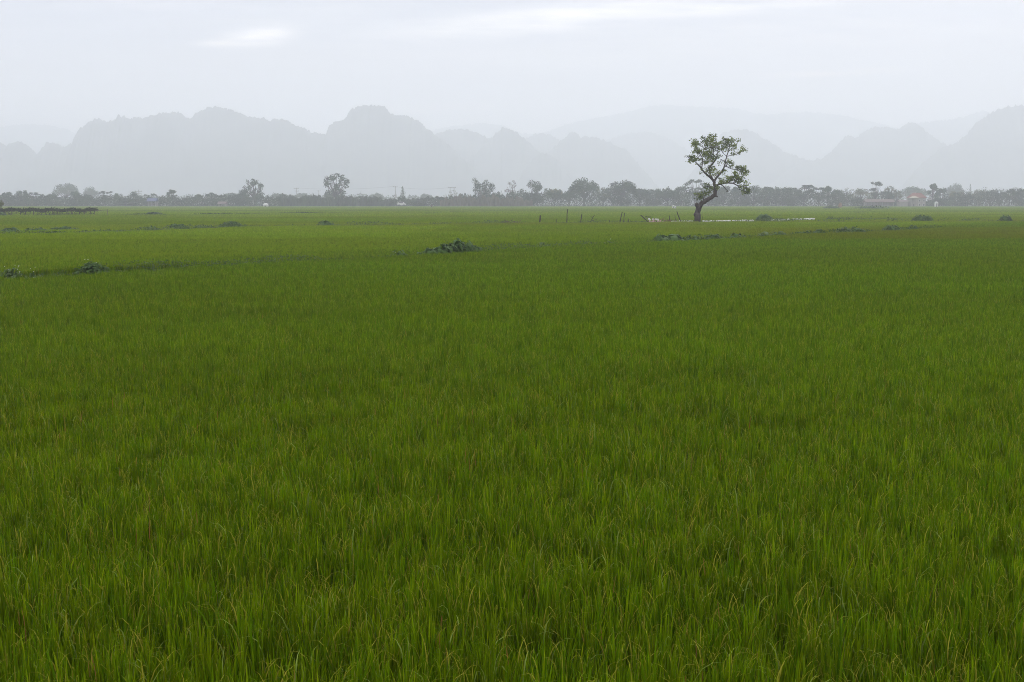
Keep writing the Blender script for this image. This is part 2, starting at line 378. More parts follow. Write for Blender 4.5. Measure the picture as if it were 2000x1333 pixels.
# ------------------------------------------------------------------ rice
RNG = np.random.RandomState(7)
def blades(n_side, spacing, per, h0, wd, secs, rng, special=True):
    """a square tile of rice hills planted on a jittered grid"""
    size = n_side*spacing; g = (np.arange(n_side)+.5)*spacing - size/2
    cx, cy = np.meshgrid(g, g); cx = cx.ravel()+rng.uniform(-.3,.3,cx.size)*spacing; cy = cy.ravel()+rng.uniform(-.3,.3,cy.size)*spacing
    n = len(cx)*per
    ch = rng.normal(1, .075, len(cx)); cc = rng.uniform(.66, 1.30, len(cx)); cy_ = rng.uniform(0, 1, len(cx))
    bx = np.repeat(cx, per)+rng.normal(0, .16*spacing, n); by = np.repeat(cy, per)+rng.normal(0, .16*spacing, n)
    h = h0*np.repeat(ch, per)*rng.uniform(.74, 1.07, n)
    az = rng.uniform(0, 2*math.pi, n); lean = np.abs(rng.normal(.0, .12, n)); drp = np.abs(rng.normal(0, .05, n))
    kind = rng.uniform(0, 1, n); w = wd*rng.uniform(.6, 1.25, n)
    bent = kind < .018; drp[bent] = rng.uniform(.12, .26, bent.sum()); h[bent] *= 1.04
    pan = (kind > .05) & (kind < .095); drp[pan] = rng.uniform(.10,.26,pan.sum()); w[pan] *= .7; h[pan] = h0*rng.uniform(1.0, 1.12, pan.sum())
    dead = kind > .998
    t = np.array(secs); K = len(t)
    wt = np.interp(t, [0,.3,.6,.85,1], [.55,1,.85,.45,.04])
    tw = az + rng.normal(math.pi/2, .5, n)
    T = t[None, :]
    off = (lean[:,None]*T + drp[:,None]*T**7)*h[:,None]
    z = h[:,None]*(T - .55*drp[:,None]*T**12 - .3*lean[:,None]*T**2)
    x = bx[:,None]+np.cos(az)[:,None]*off; y = by[:,None]+np.sin(az)[:,None]*off
    ww = w[:,None]*wt[None,:]*.5
    A = np.stack([x+np.cos(tw)[:,None]*ww, y+np.sin(tw)[:,None]*ww, z], 2)
    B = np.stack([x-np.cos(tw)[:,None]*ww, y-np.sin(tw)[:,None]*ww, z], 2)
    V = np.stack([A, B], 2).reshape(-1, 3)          # n, K, 2
    b0 = (np.arange(n)*K*2)[:,None] + (np.arange(K-1)*2)[None,:]
    b0 = b0.ravel(); Fc = np.stack([b0, b0+1, b0+3, b0+2], 1)
    g1 = np.array([.058,.138,.001]); g2 = np.array([.158,.226,.002])
    m_ = np.clip(rng.normal(.35, .25, n) + (np.repeat(cy_, per)-.5)*.4, 0, 1)[:,None]
    col = (g1*(1-m_)+g2*m_)*(np.repeat(cc, per)*rng.uniform(.75,1.25,n))[:,None]
    col[pan] = np.array([.27,.27,.025])*rng.uniform(.8,1.2,(pan.sum(),1)); col[bent] = np.array([.17,.24,.045])*rng.uniform(.8,1.3,(bent.sum(),1))
    col[dead] = np.array([.28,.15,.04])
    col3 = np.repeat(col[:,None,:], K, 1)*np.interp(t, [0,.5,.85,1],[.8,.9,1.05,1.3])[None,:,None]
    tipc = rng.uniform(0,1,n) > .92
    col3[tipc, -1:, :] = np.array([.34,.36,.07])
    if not special: pass
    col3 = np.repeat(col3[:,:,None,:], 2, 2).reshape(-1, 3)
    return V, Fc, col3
src = bpy.data.collections.new('rice_tiles')
def src_obj(i, V, Fc, col):
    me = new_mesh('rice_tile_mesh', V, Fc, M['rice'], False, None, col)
    o = bpy.data.objects.new('%02d_rice_tile' % i, me); src.objects.link(o)
NN, NM, NF = 9, 5, 4
idx = 0
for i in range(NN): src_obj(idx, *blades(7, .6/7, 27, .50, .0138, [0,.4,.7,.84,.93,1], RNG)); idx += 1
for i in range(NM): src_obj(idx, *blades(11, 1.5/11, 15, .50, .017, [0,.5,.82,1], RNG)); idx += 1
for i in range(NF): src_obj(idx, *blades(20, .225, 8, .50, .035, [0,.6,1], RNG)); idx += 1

BANK1 = [(-24, 22.2), (-15.8,31.6), (-2.6,47.0), (9.2,61.0), (33.0,88.0), (46, 101), (70,128)]
BANK2 = [(-60,55),(-37,74.6),(-27,98),(-19,105),(0,118),(26.,124.5),(42,140),(60,150)]
BANK3 = [(26,124.5),(52,128),(75,130),(110,133)]
BANK4 = [(-140,196),(-95,191),(-62,202),(-40,240)]
FARSEAMS = [[(-62,205),(-10,222),(60,214),(160,236)], [(-240,330),(-60,318),(120,342),(260,326)], [(-20,222),(0,318)], [(70,214),(120,342)], [(60,165),(120,190),(200,200)], [(-300,450),(320,462)]]
SEAM = [(12,61.5),(20,62.0),(60,66)]
def seg_dist(x, y, poly):
    best = np.full(x.shape, 1e9)
    for (ax, ay), (bx, by) in zip(poly[:-1], poly[1:]):
        dx, dy = bx-ax, by-ay; t = np.clip(((x-ax)*dx+(y-ay)*dy)/(dx*dx+dy*dy), 0, 1)
        best = np.minimum(best, np.hypot(x-ax-t*dx, y-ay-t*dy))
    return best
pts = []; ats = []
def lay(y0, y1, s, lo, hi, rng):
    ys = np.arange(y0, y1, s)
    for y in ys:
        half = .56*y + 4
        xs = np.arange(-math.ceil(half/s)*s, half, s)
        xx = xs + rng.uniform(-.06,.06,len(xs))*s; yy = np.full(len(xs), y+s/2)+rng.uniform(-.06,.06,len(xs))*s
        keep = np.ones(len(xs), bool)
        d1 = seg_dist(xx, yy, BANK1); keep &= d1 > .58 + 1.1*np.clip((-9-xx)/4, 0, 1)*(1 if s < 1 else 0)
        keep &= seg_dist(xx, yy, BANK2) > (1.7 if s > 1 else 1.2) + .6*(xx < 5)
        keep &= seg_dist(xx, yy, BANK3) > 1.3
        if s > 2:
            keep &= seg_dist(xx, yy, BANK4) > 2.6
            for q_ in FARSEAMS: keep &= seg_dist(xx, yy, q_) > 2.4
        keep &= seg_dist(xx, yy, SEAM) > .28
        xx, yy = xx[keep], yy[keep]
        for x_, y_ in zip(xx, yy):
            # gentle height differences from plot to plot
            hz = 1 + .05*math.sin(x_*.21+y_*.13) + .04*math.sin(x_*.9-y_*.5) + .03*math.sin(y_*.031+1.3)
            pts.append((x_, y_, .41)); ats.append((rng.randint(lo, hi), rng.randint(0, 4), rng.uniform(.93,1.07)*hz))
lay(1.8, 72.0, .6, 0, NN, RNG)
lay(72.0, 162.0, 1.5, NN, NN+NM, RNG)
lay(162.0, 596.0, 4.5, NN+NM, NN+NM+NF, RNG)
pm = bpy.data.meshes.new('rice_points'); pm.from_pydata(pts, [], [])
at_i = pm.attributes.new('pick', 'INT', 'POINT'); at_i.data.foreach_set('value', [a[0] for a in ats])
at_r = pm.attributes.new('turn', 'FLOAT', 'POINT'); at_r.data.foreach_set('value', [a[1]*math.pi/2 for a in ats])
at_s = pm.attributes.new('tall', 'FLOAT', 'POINT'); at_s.data.foreach_set('value', [a[2] for a in ats])
rice = tag(link('rice', pm), 'dense green rice plants covering the flooded fields', 'rice', kind='stuff')
gn = bpy.data.node_groups.new('rice_field', 'GeometryNodeTree')
gn.interface.new_socket('Geometry', in_out='INPUT', socket_type='NodeSocketGeometry')
gn.interface.new_socket('Geometry', in_out='OUTPUT', socket_type='NodeSocketGeometry')
gi = gn.nodes.new('NodeGroupInput'); go = gn.nodes.new('NodeGroupOutput')
ci = gn.nodes.new('GeometryNodeCollectionInfo'); ci.inputs[0].default_value = src; ci.inputs['Separate Children'].default_value = True; ci.inputs['Reset Children'].default_value = True
ip = gn.nodes.new('GeometryNodeInstanceOnPoints'); ip.inputs['Pick Instance'].default_value = True
def na(name, typ):
    n = gn.nodes.new('GeometryNodeInputNamedAttribute'); n.data_type = typ; n.inputs[0].default_value = name; return n.outputs['Attribute']
cx_ = gn.nodes.new('ShaderNodeCombineXYZ'); gn.links.new(na('turn', 'FLOAT'), cx_.inputs[2])
cs_ = gn.nodes.new('ShaderNodeCombineXYZ'); cs_.inputs[0].default_value = 1.02; cs_.inputs[1].default_value = 1.02; gn.links.new(na('tall', 'FLOAT'), cs_.inputs[2])
gn.links.new(gi.outputs[0], ip.inputs['Points']); gn.links.new(ci.outputs[0], ip.inputs['Instance'])
gn.links.new(na('pick', 'INT'), ip.inputs['Instance Index']); gn.links.new(cx_.outputs[0], ip.inputs['Rotation']); gn.links.new(cs_.outputs[0], ip.inputs['Scale'])
gn.links.new(ip.outputs[0], go.inputs[0])
md = rice.modifiers.new('rice_field', 'NODES'); md.node_group = gn

# earth banks between the plots
def bank(poly, wdt, h, label):
    m = MB(); rnd = random.Random(3); L_ = []; 
    dens = []
    for (ax, ay), (bx, by) in zip(poly[:-1], poly[1:]):
        n = max(2, int(math.hypot(bx-ax, by-ay)/1.2))
        for k in range(n): dens.append((ax+(bx-ax)*k/n, ay+(by-ay)*k/n))
    dens.append(poly[-1]); vs = []
    for i, (x, y) in enumerate(dens):
        a = dens[max(i-1,0)]; b = dens[min(i+1,len(dens)-1)]; d = Vector((b[0]-a[0], b[1]-a[1])).normalized(); n_ = Vector((-d.y, d.x))
        for o_, z_ in ((-.5,-.05),(-.28,.8),(0,1),(.28,.85),(.5,-.05)):
            j = rnd.uniform(-.06,.06)
            vs.append((x+n_.x*(o_*wdt+j), y+n_.y*(o_*wdt+j), .4+h*z_*(1+rnd.uniform(-.15,.15))))
    fs = [(i*5+k, i*5+k+1, (i+1)*5+k+1, (i+1)*5+k) for i in range(len(dens)-1) for k in range(4)]
    m.add(vs, fs); o = m.build('embankment', M['bank'], smooth=True)
    tag(o, label, 'embankment', kind='structure')
bank(BANK1, .9, .25, 'narrow earth bank running diagonally between rice plots')
bank(BANK2, 1.6, .38, 'earth bank passing the foot of the lone tree')
bank(BANK3, 1.0, .35, 'earth bank leading right from the lone tree')
bank(BANK4, 2.2, .4, 'earth bank below the vine trellis at far left')

# weeds and grass on the banks: strips of blades and small leaves, uncountable
def along(poly, n, rng, x0=None, x1=None):
    seg = np.array(poly); d = np.hypot(*(seg[1:]-seg[:-1]).T); cum = np.concatenate([[0], np.cumsum(d)])
    s = rng.uniform(0, cum[-1], n); return np.stack([np.interp(s, cum, seg[:,0]), np.interp(s, cum, seg[:,1])], 1)
def strip_weeds(name, poly, n, wdt, h, size, m, seed, label, z0=.6, dens=.45):
    rng = np.random.RandomState(seed); p = along(poly, n, rng)
    k = np.sin(p[:,0]*.7+seed)+np.sin(p[:,0]*1.9)+np.sin(p[:,1]*.53); p = p[(k*.33+rng.uniform(-.6,.6,len(p))) > -dens]
    k = np.clip(.65+.22*np.sin(p[:,0]*.5+seed)+.18*np.sin(p[:,1]*1.3), .3, 1.1)
    C = np.stack([p[:,0]+rng.normal(0,wdt*.4,len(p)), p[:,1]+rng.normal(0,wdt*.4,len(p)), z0+rng.uniform(0,1,len(p))**1.3*h*k], 1)
    V, Fc = leaf_quads(C, size, rng, .2); t = np.repeat(rng.uniform(0,1,len(C)), 4)
    o = link(name, new_mesh(name, V, Fc, m, False, t)); tag(o, label, 'weeds', kind='stuff')
strip_weeds('weeds', BANK1[:4], 10000, .9, .55, .09, M['leaf_weed'], 1, 'pale leafy weeds growing along the near bank')
strip_weeds('weeds', BANK1[3:6], 5000, .8, .5, .12, M['leaf_taro'], 2, 'dark leafy weeds along the right part of the near bank')
strip_weeds('weeds', BANK2, 18000, 1.4, .55, .15, M['leaf_weed'], 3, 'green weeds along the bank of the lone tree', .6)
strip_weeds('weeds', [(-38.5,71.5),(-33.5,82.5)], 3500, .9, .5, .15, M['leaf_dark'], 4, 'dark weeds along the left end of the far bank', .6, .3)
strip_weeds('weeds', BANK3, 7000, .7, .8, .2, M['leaf_weed'], 5, 'low weeds along the bank right of the lone tree', .6, .1)
strip_weeds('weeds', BANK4, 12000, 1.6, .45, .2, M['leaf_dark'], 6, 'dark weeds along the bank under the trellis', .6, .9)

# ------------------------------------------------------------------ the lone tree (traced skeleton, D = 122 m, with depth)
TD = 123.0
def T(X_, Y_, dep=0.0):
    px = 1310 + X_/6.35; py = 240 + Y_/6.35
    p = P(px, py, TD); return Vector((p.x, TD+dep, p.z))
UN = TD/F/6.35
def lone_tree():
    rnd = random.Random(5); rng = np.random.RandomState(5)
    base = T(328, 1240); root = empty('tree', (base.x, TD, 0))
    tag(root, 'lone tree with crooked leaning trunk and open leafy crown standing in the rice', 'tree')
    o = Vector((base.x, TD, 0))
    tr = MB(); sk = []
    def limb(pts, mb, n=8, nub=.08):
        ps = [T(a, b, d) - o for a, b, r, d in pts]; rs = [r*UN*.92 for a, b, r, d in pts]
        # subdivide with slight wander
        P2, R2 = [], []
        for i in range(len(ps)-1):
            for k in range(3):
                t = k/3; q = ps[i].lerp(ps[i+1], t)
                if k: q += Vector((rnd.uniform(-1,1), rnd.uniform(-1,1), rnd.uniform(-1,1)))*rs[i]*.22
                P2.append(q); R2.append(rs[i]*(1-t)+rs[i+1]*t)
        P2.append(ps[-1]); R2.append(rs[-1])
        mb.tube(P2, R2, n, nub, rnd)
        for q in P2: sk.append(q + o)
    trunk = [(326,1400,62,0),(328,1300,50,0),(328,1240,43,0),(333,1150,41,0),(338,1090,36,0),(345,1040,35,0),(375,1012,31,0),(430,965,28,-.2),(500,930,26,-.4),(540,890,25,-.5),(547,840,23,-.5),(538,780,21,-.4),(525,720,19,-.3)]
    limb(trunk, tr, 12, .12)
    limb([(345,1060,26,0),(330,1025,30,0),(322,1000,20,0)], tr, 10, .15)      # stump knob at the bend
    limb([(318,1180,10,0),(296,1140,18,-.1),(300,1120,10,-.1)], tr, 8, .2)
    limb([(535,905,16,-.5),(560,915,12,-.7),(568,925,5,-.7)], tr, 6)
    br = MB()
    B = [
     [(525,722,17,-.3),(490,690,15,-.6),(440,655,13,-.9),(395,620,12,-1.1),(360,580,10,-1.2),(345,555,9,-1.3),(310,525,8,-1.4),(275,490,6,-1.5),(230,470,4,-1.6),(190,440,3,-1.7)],
     [(362,582,8,-1.2),(370,540,7,-.9),(385,480,6,-.6),(380,430,6,-.4),(355,390,5,-.3),(330,330,4,-.2),(300,270,3,-.2)],
     [(420,642,6,-1),(432,600,4,-1.2),(440,560,3,-1.4)],
     [(437,540,3,.4),(420,500,3.5,.5),(405,440,3,.4),(420,400,2.5,.3)],
     [(510,700,15,-.3),(488,650,12,0),(487,600,11,.3),(490,560,11,.5),(520,520,12,.7),(560,480,10,.9),(590,440,8,1.1),(560,400,7,1.2),(520,360,6,1.2),(470,350,5,1.1),(430,310,5,1.0),(380,270,4,.9),(330,240,3,.8)],
     [(590,440,6,1.1),(602,380,5,1.3),(620,320,4,1.4),(600,250,4,1.3),(570,190,3,1.2),(520,150,2,1.1)],
     [(560,400,5,1.2),(540,330,4,.7),(500,250,3,.3),(450,210,3,0),(395,180,2,-.2)],
     [(560,410,4,1.2),(610,370,3,.9),(640,340,2.5,.8)],
     [(530,725,16,-.3),(560,690,14,-.1),(610,640,12,.2),(650,590,11,.4),(675,545,10,.5),(690,480,8,.5),(705,410,7,.5),(720,370,6,.5),(740,320,5,.6),(740,250,4,.7),(700,200,3,.8)],
     [(690,490,5,.5),(655,470,5,.2),(620,455,4,0)],
     [(705,415,5,.5),(760,405,4,.2),(820,390,3,-.2),(890,350,3,-.4),(920,330,2,-.5)],
     [(705,415,4,.5),(665,370,3,.9),(640,320,2.5,1.1)],
     [(725,360,4,.5),(780,310,3,.9),(850,260,2.5,1.2),(862,222,2,1.2)],
     [(675,548,8,.5),(710,530,7,.9),(725,505,5,1.1),(750,475,4,1.3),(790,490,3,1.4)],
     [(700,540,6,.6),(770,575,5,.4),(830,582,4,.2),(880,590,3,0),(940,600,3,-.2)],
     [(540,800,15,-.4),(575,768,11,-.7),(620,760,9,-1),(690,750,8,-1.2),(750,757,7,-1.3),(800,782,7,-1.2),(830,830,5,-1.1),(880,850,4,-1),(930,865,3,-1)],
     [(750,757,5,-1.3),(780,715,5,-1.0),(830,695,4,-.7),(870,690,3,-.5)],
     [(690,750,5,-1.2),(740,710,4,-.7),(800,660,3,-.3),(800,620,2,-.2)],
     [(800,782,4,-1.2),(850,790,3,-1.5),(900,800,3,-1.6)],
     [(600,768,6,-.9),(630,790,6,-1.1),(660,832,5,-1.3),(682,856,5,-1.4),(655,852,3,-1.4)],
     [(535,840,10,-.5),(500,815,6,-.2),(460,792,5,.1),(420,790,3,.3)],
     [(410,975,12,-.1),(400,925,6,.2),(370,900,4,.4),(330,890,3,.5)],
     [(405,940,4,.2),(440,895,3,-.1),(470,870,2,-.3)],
     [(540,790,6,-.4),(575,800,4,.1),(590,830,3,.3)],
    ]
    for b in B: limb(b, br, 7)
    tr.build('trunk', M['bark'], root, smooth=True)
    # leaf clusters
    CL = [(225,430,50,18),(275,450,35,30),(225,480,30,15),(345,455,35,18),(300,265,33,45),(320,330,38,38),(370,370,40,38),(295,370,22,12),(320,220,22,14),(350,262,42,24),(395,183,17,16),
     (430,240,42,32),(470,290,42,32),(520,150,19,14),(580,155,19,11),(540,195,62,24),(560,255,68,36),(600,305,52,38),(480,395,52,32),(450,480,36,24),(560,425,52,26),(622,408,22,22),(505,460,42,32),(450,585,35,28),(500,540,34,17),
     (355,628,14,8),(360,512,18,11),(380,580,14,9),(430,380,36,26),(520,350,40,26),(545,590,34,20),(530,640,34,22),(590,615,20,20),(615,505,17,11),
     (700,200,36,20),(760,215,62,25),(715,270,62,34),(700,330,46,26),(790,275,44,13),(832,275,14,11),(885,305,21,11),(905,340,30,23),(862,218,12,12),(800,330,36,13),(790,385,32,13),(850,375,28,14),(650,240,30,22),
     (740,475,46,20),(790,500,28,14),(760,525,26,16),(690,590,36,13),(655,625,28,10),(850,560,50,26),(920,565,36,26),(920,620,42,32),(965,600,11,6),(880,605,28,24),
     (800,620,32,26),(800,670,42,30),(860,700,36,30),(890,685,14,10),(690,705,54,36),(640,738,52,24),(740,700,42,30),(830,735,44,26),(900,750,26,26),(860,805,34,20),(915,820,44,26),(930,862,42,22),(890,870,18,18),(960,860,14,11),
     (460,785,56,25),(500,810,34,24),(580,815,26,26),(560,790,26,18),(360,890,46,20),(430,880,54,26),(400,930,26,20),(345,950,14,11),(470,868,32,15),(620,690,14,8)]
    SK = np.array([tuple(s) for s in sk]); allc = []; tint = []
    for (a, b, rx, ry) in CL:
        c = T(a, b); d2 = (SK[:,0]-c.x)**2+(SK[:,2]-c.z)**2; dep = SK[np.argmin(d2),1]-TD
        area = rx*ry; n = int(9+area*.056)
        rX, rZ = rx*UN*1.0, ry*UN*1.0; rY = max(rX, .5)*.9
        # each cluster: small whorls of broad leaves with gaps between them
        nw = max(2, int(n/5.5))
        th = rng.uniform(0, 2*math.pi, nw); rr = np.sqrt(rng.uniform(0,1,nw)); dy = rng.uniform(-1,1,nw)
        W = np.stack([c.x-.08+np.cos(th)*rr*rX, TD+dep+dy*rY, c.z+np.sin(th)*rr*rZ], 1)
        tc_ = rng.uniform(-.2, 1.0)
        for wv in W:
            tw = Vector(wv) - o
            # twig from the nearest limb point to the whorl
            k = np.argmin(((SK-wv)**2).sum(1)); s = Vector(SK[k]) - o
            if (s-tw).length > .12:
                mid = s.lerp(tw, .5)+Vector((rnd.uniform(-.06,.06), rnd.uniform(-.06,.06), rnd.uniform(-.02,.1)))
                br.tube([s, mid, tw], [.022,.016,.009], 4, cap=False)
            m_ = rng.randint(5, 9)
            allc.append(wv + rng.normal(0, 1, (m_, 3))*np.array([.15,.15,.11])); tint += list(np.clip(rng.normal(tc_, .22, m_), 0, 1))
    br.build('branches', M['bark'], root, smooth=True)
    C = np.concatenate(allc) - np.array(tuple(o))
    V, Fc = leaf_quads(C, .215, rng, .3, .62, .35)
    link('crown', new_mesh('crown', V, Fc, M['leaf_tree'], False, np.repeat(tint, 4)), root)
lone_tree()

# ------------------------------------------------------------------ tree prototypes for the far line (unit: 10 m tall, 10 m wide)
def proto(kind, seed):
    rng = np.random.RandomState(seed); rnd = random.Random(seed)
    lobes = []; tb = MB(); leaf = .42; dens = 26; flat = .2
    def br(a, b, r0, r1, bow=.4):
        a = Vector(a); b = Vector(b); mid = a.lerp(b, .5)+Vector((rnd.uniform(-bow,bow), rnd.uniform(-bow,bow), rnd.uniform(-.1,bow)))
        tb.tube([a, mid, b], [r0, (r0+r1)*.5, r1], 5)
    if kind == 'round':
        for i in range(17):
            v = rng.normal(size=3); v /= np.linalg.norm(v); v[2] = abs(v[2])*1.0-.25
            lobes.append((v[0]*3.4, v[1]*3.4, 6.0+v[2]*2.9, rng.uniform(1.3,1.8), .8))
        lobes.append((0,0,6.3,2.6,.9)); fork = 3.0; r = .32
    elif kind == 'open':
        for i in range(30):
            v = rng.normal(size=3); v /= np.linalg.norm(v); q = rng.uniform(.55,1)
            lobes.append((v[0]*4.1*q, v[1]*4.1*q, 6.3+v[2]*3.1*q, rng.uniform(.65,1.05), .75))
        fork = 2.8; r = .28; dens = 20
    elif kind == 'umbrella':
        for i in range(16):
            a = rng.uniform(0, 6.28); q = rng.uniform(.2,1)
            lobes.append((math.cos(a)*3.7*q, math.sin(a)*3.7*q, 8.9-q*q*2.3+rng.uniform(-.5,.3), rng.uniform(1.0,1.6), .5))
        for i in range(5):
            a = rng.uniform(0, 6.28); lobes.append((math.cos(a)*2.8, math.sin(a)*2.8, rng.uniform(5.2,6.4), .9, .5))
        fork = 4.0; r = .26; dens = 24
    elif kind == 'bushy':
        for i in range(26):
            a = rng.uniform(0, 6.28); z = rng.uniform(1.2, 8.6); q = math.sin(min(1, (10-z)/6)*1.5)
            lobes.append((math.cos(a)*3.5*q, math.sin(a)*3.5*q, z, rng.uniform(1.1,1.7), .85))
        fork = 1.4; r = .3
    elif kind == 'broom':
        for i in range(24):
            a = rng.uniform(0, 6.28); q = rng.uniform(.2,1); z = rng.uniform(4.2, 9.0)
            lobes.append((math.cos(a)*3.9*q*min(1,z/6), math.sin(a)*3.9*q*min(1,z/6), z, rng.uniform(.8,1.3), .9))
        fork = 0.6; r = .24; dens = 20
    elif kind == 'narrow':
        for i in range(14):
            z = 1.8+i*.58; q = (1-(i/14)**1.5)*1.6+.3; a = rng.uniform(0,6.28)
            lobes.append((math.cos(a)*q*.7, math.sin(a)*q*.7, z, q*rng.uniform(.7,1.0), 1.1))
        fork = 1.2; r = .22; dens = 22; leaf = .36
    elif kind == 'layered':
        for i in range(22):
            a = rng.uniform(0, 6.28); lay_ = rng.choice([5.0, 6.8, 8.4, 9.3]); q = rng.uniform(.3,1)
            lobes.append((math.cos(a)*4.0*q, math.sin(a)*4.0*q, lay_+rng.uniform(-.3,.3), rng.uniform(.8,1.35), .38))
        fork = 2.6; r = .24; dens = 22; flat = .5
    else:   # 'twiggy'
        for i in range(26):
            v = rng.normal(size=3); v /= np.linalg.norm(v); q = rng.uniform(.4,1.05)
            lobes.append((v[0]*3.9*q, v[1]*3.9*q, 6.0+v[2]*3.4*q, rng.uniform(.5,.9), .8))
        fork = 2.0; r = .2; dens = 13; leaf = .34
    if kind == 'broom':
        for i in range(7):
            a = i*.9; br((math.cos(a)*.3, math.sin(a)*.3, -.1), (math.cos(a)*rng.uniform(1,2.8), math.sin(a)*rng.uniform(1,2.8), 5.5), .16, .07)
    else:
        tb.tube([(0,0,-.2),(.08,.05,fork*.5),(rnd.uniform(-.3,.3),0,fork)], [r*1.25, r, r*.8], 7)
    tip = Vector((0,0,fork))
    allc = []; tint = []
    for (x, y, z, q, sq) in lobes:
        start = tip if kind != 'narrow' else Vector((0,0,max(fork, z-1)))
        br(start, (x, y, z), r*.5, .04)
        n = int(dens*q*q*2.3)+8
        v = rng.normal(size=(n,3)); v /= np.linalg.norm(v, axis=1)[:,None]; rr = rng.uniform(.25,1.12,n)**.6
        c = np.array([x,y,z]) + v*rr[:,None]*np.array([q,q,q*sq]); allc.append(c)
        tint += list(np.clip(rng.normal(rng.uniform(.2,.7), .2, n), 0, 1))
    if kind == 'narrow': tb.tube([(0,0,fork),(0,0,9.2)], [.18,.04], 5)
    C = np.concatenate(allc); V, Fc = leaf_quads(C, leaf, rng, flat, .7)
    top = V[:,2].max(); wmax = np.percentile(np.abs(V[:,0]), 99)*2
    return dict(trunk=tb, V=V, F=Fc, tint=np.repeat(tint, 4), top=top, w=wmax)
PROTO = {}
def get_proto(kind, variant, leaf):
    key = (kind, variant, leaf)
    if key not in PROTO:
        p = proto(kind, 100+variant*17+sum(map(ord, kind)))
        p['tm'] = p['trunk'].mesh('trunk', M['pale_bark'] if kind in ('twiggy','broom') else M['bark'])
        p['cm'] = new_mesh('crown', p['V'], p['F'], M[leaf], False, p['tint'])
        PROTO[key] = p
    return PROTO[key]
def far_tree(px, top, wpx, Y, kind, leaf, label, group='trees along the far edge of the rice fields', name='tree', variant=None):
    if 1225 < px < 1700: wpx *= 1.3
    if 1060 < px < 1345 and kind in ('layered','umbrella'): kind = 'round'
    if 1465 < px < 1610 and kind == 'layered' and far_tree.n % 2: kind = 'bushy'
    i = far_tree.n; far_tree.n += 1
    v = i % 3 if variant is None else variant
    p = get_proto(kind, v, leaf); q = P(px, top, Y)
    o = empty(name, (q.x, Y, 0), (i*2.4) % 6.28)
    sz = q.z/p['top']; sx = wpx*Y/F/p['w']
    a = link('trunk', p['tm'], o); b = link('crown', p['cm'], o)
    o.scale = (sx, sx, sz)
    return tag(o, label, 'tree', group)
far_tree.n = 0
D1 = 604
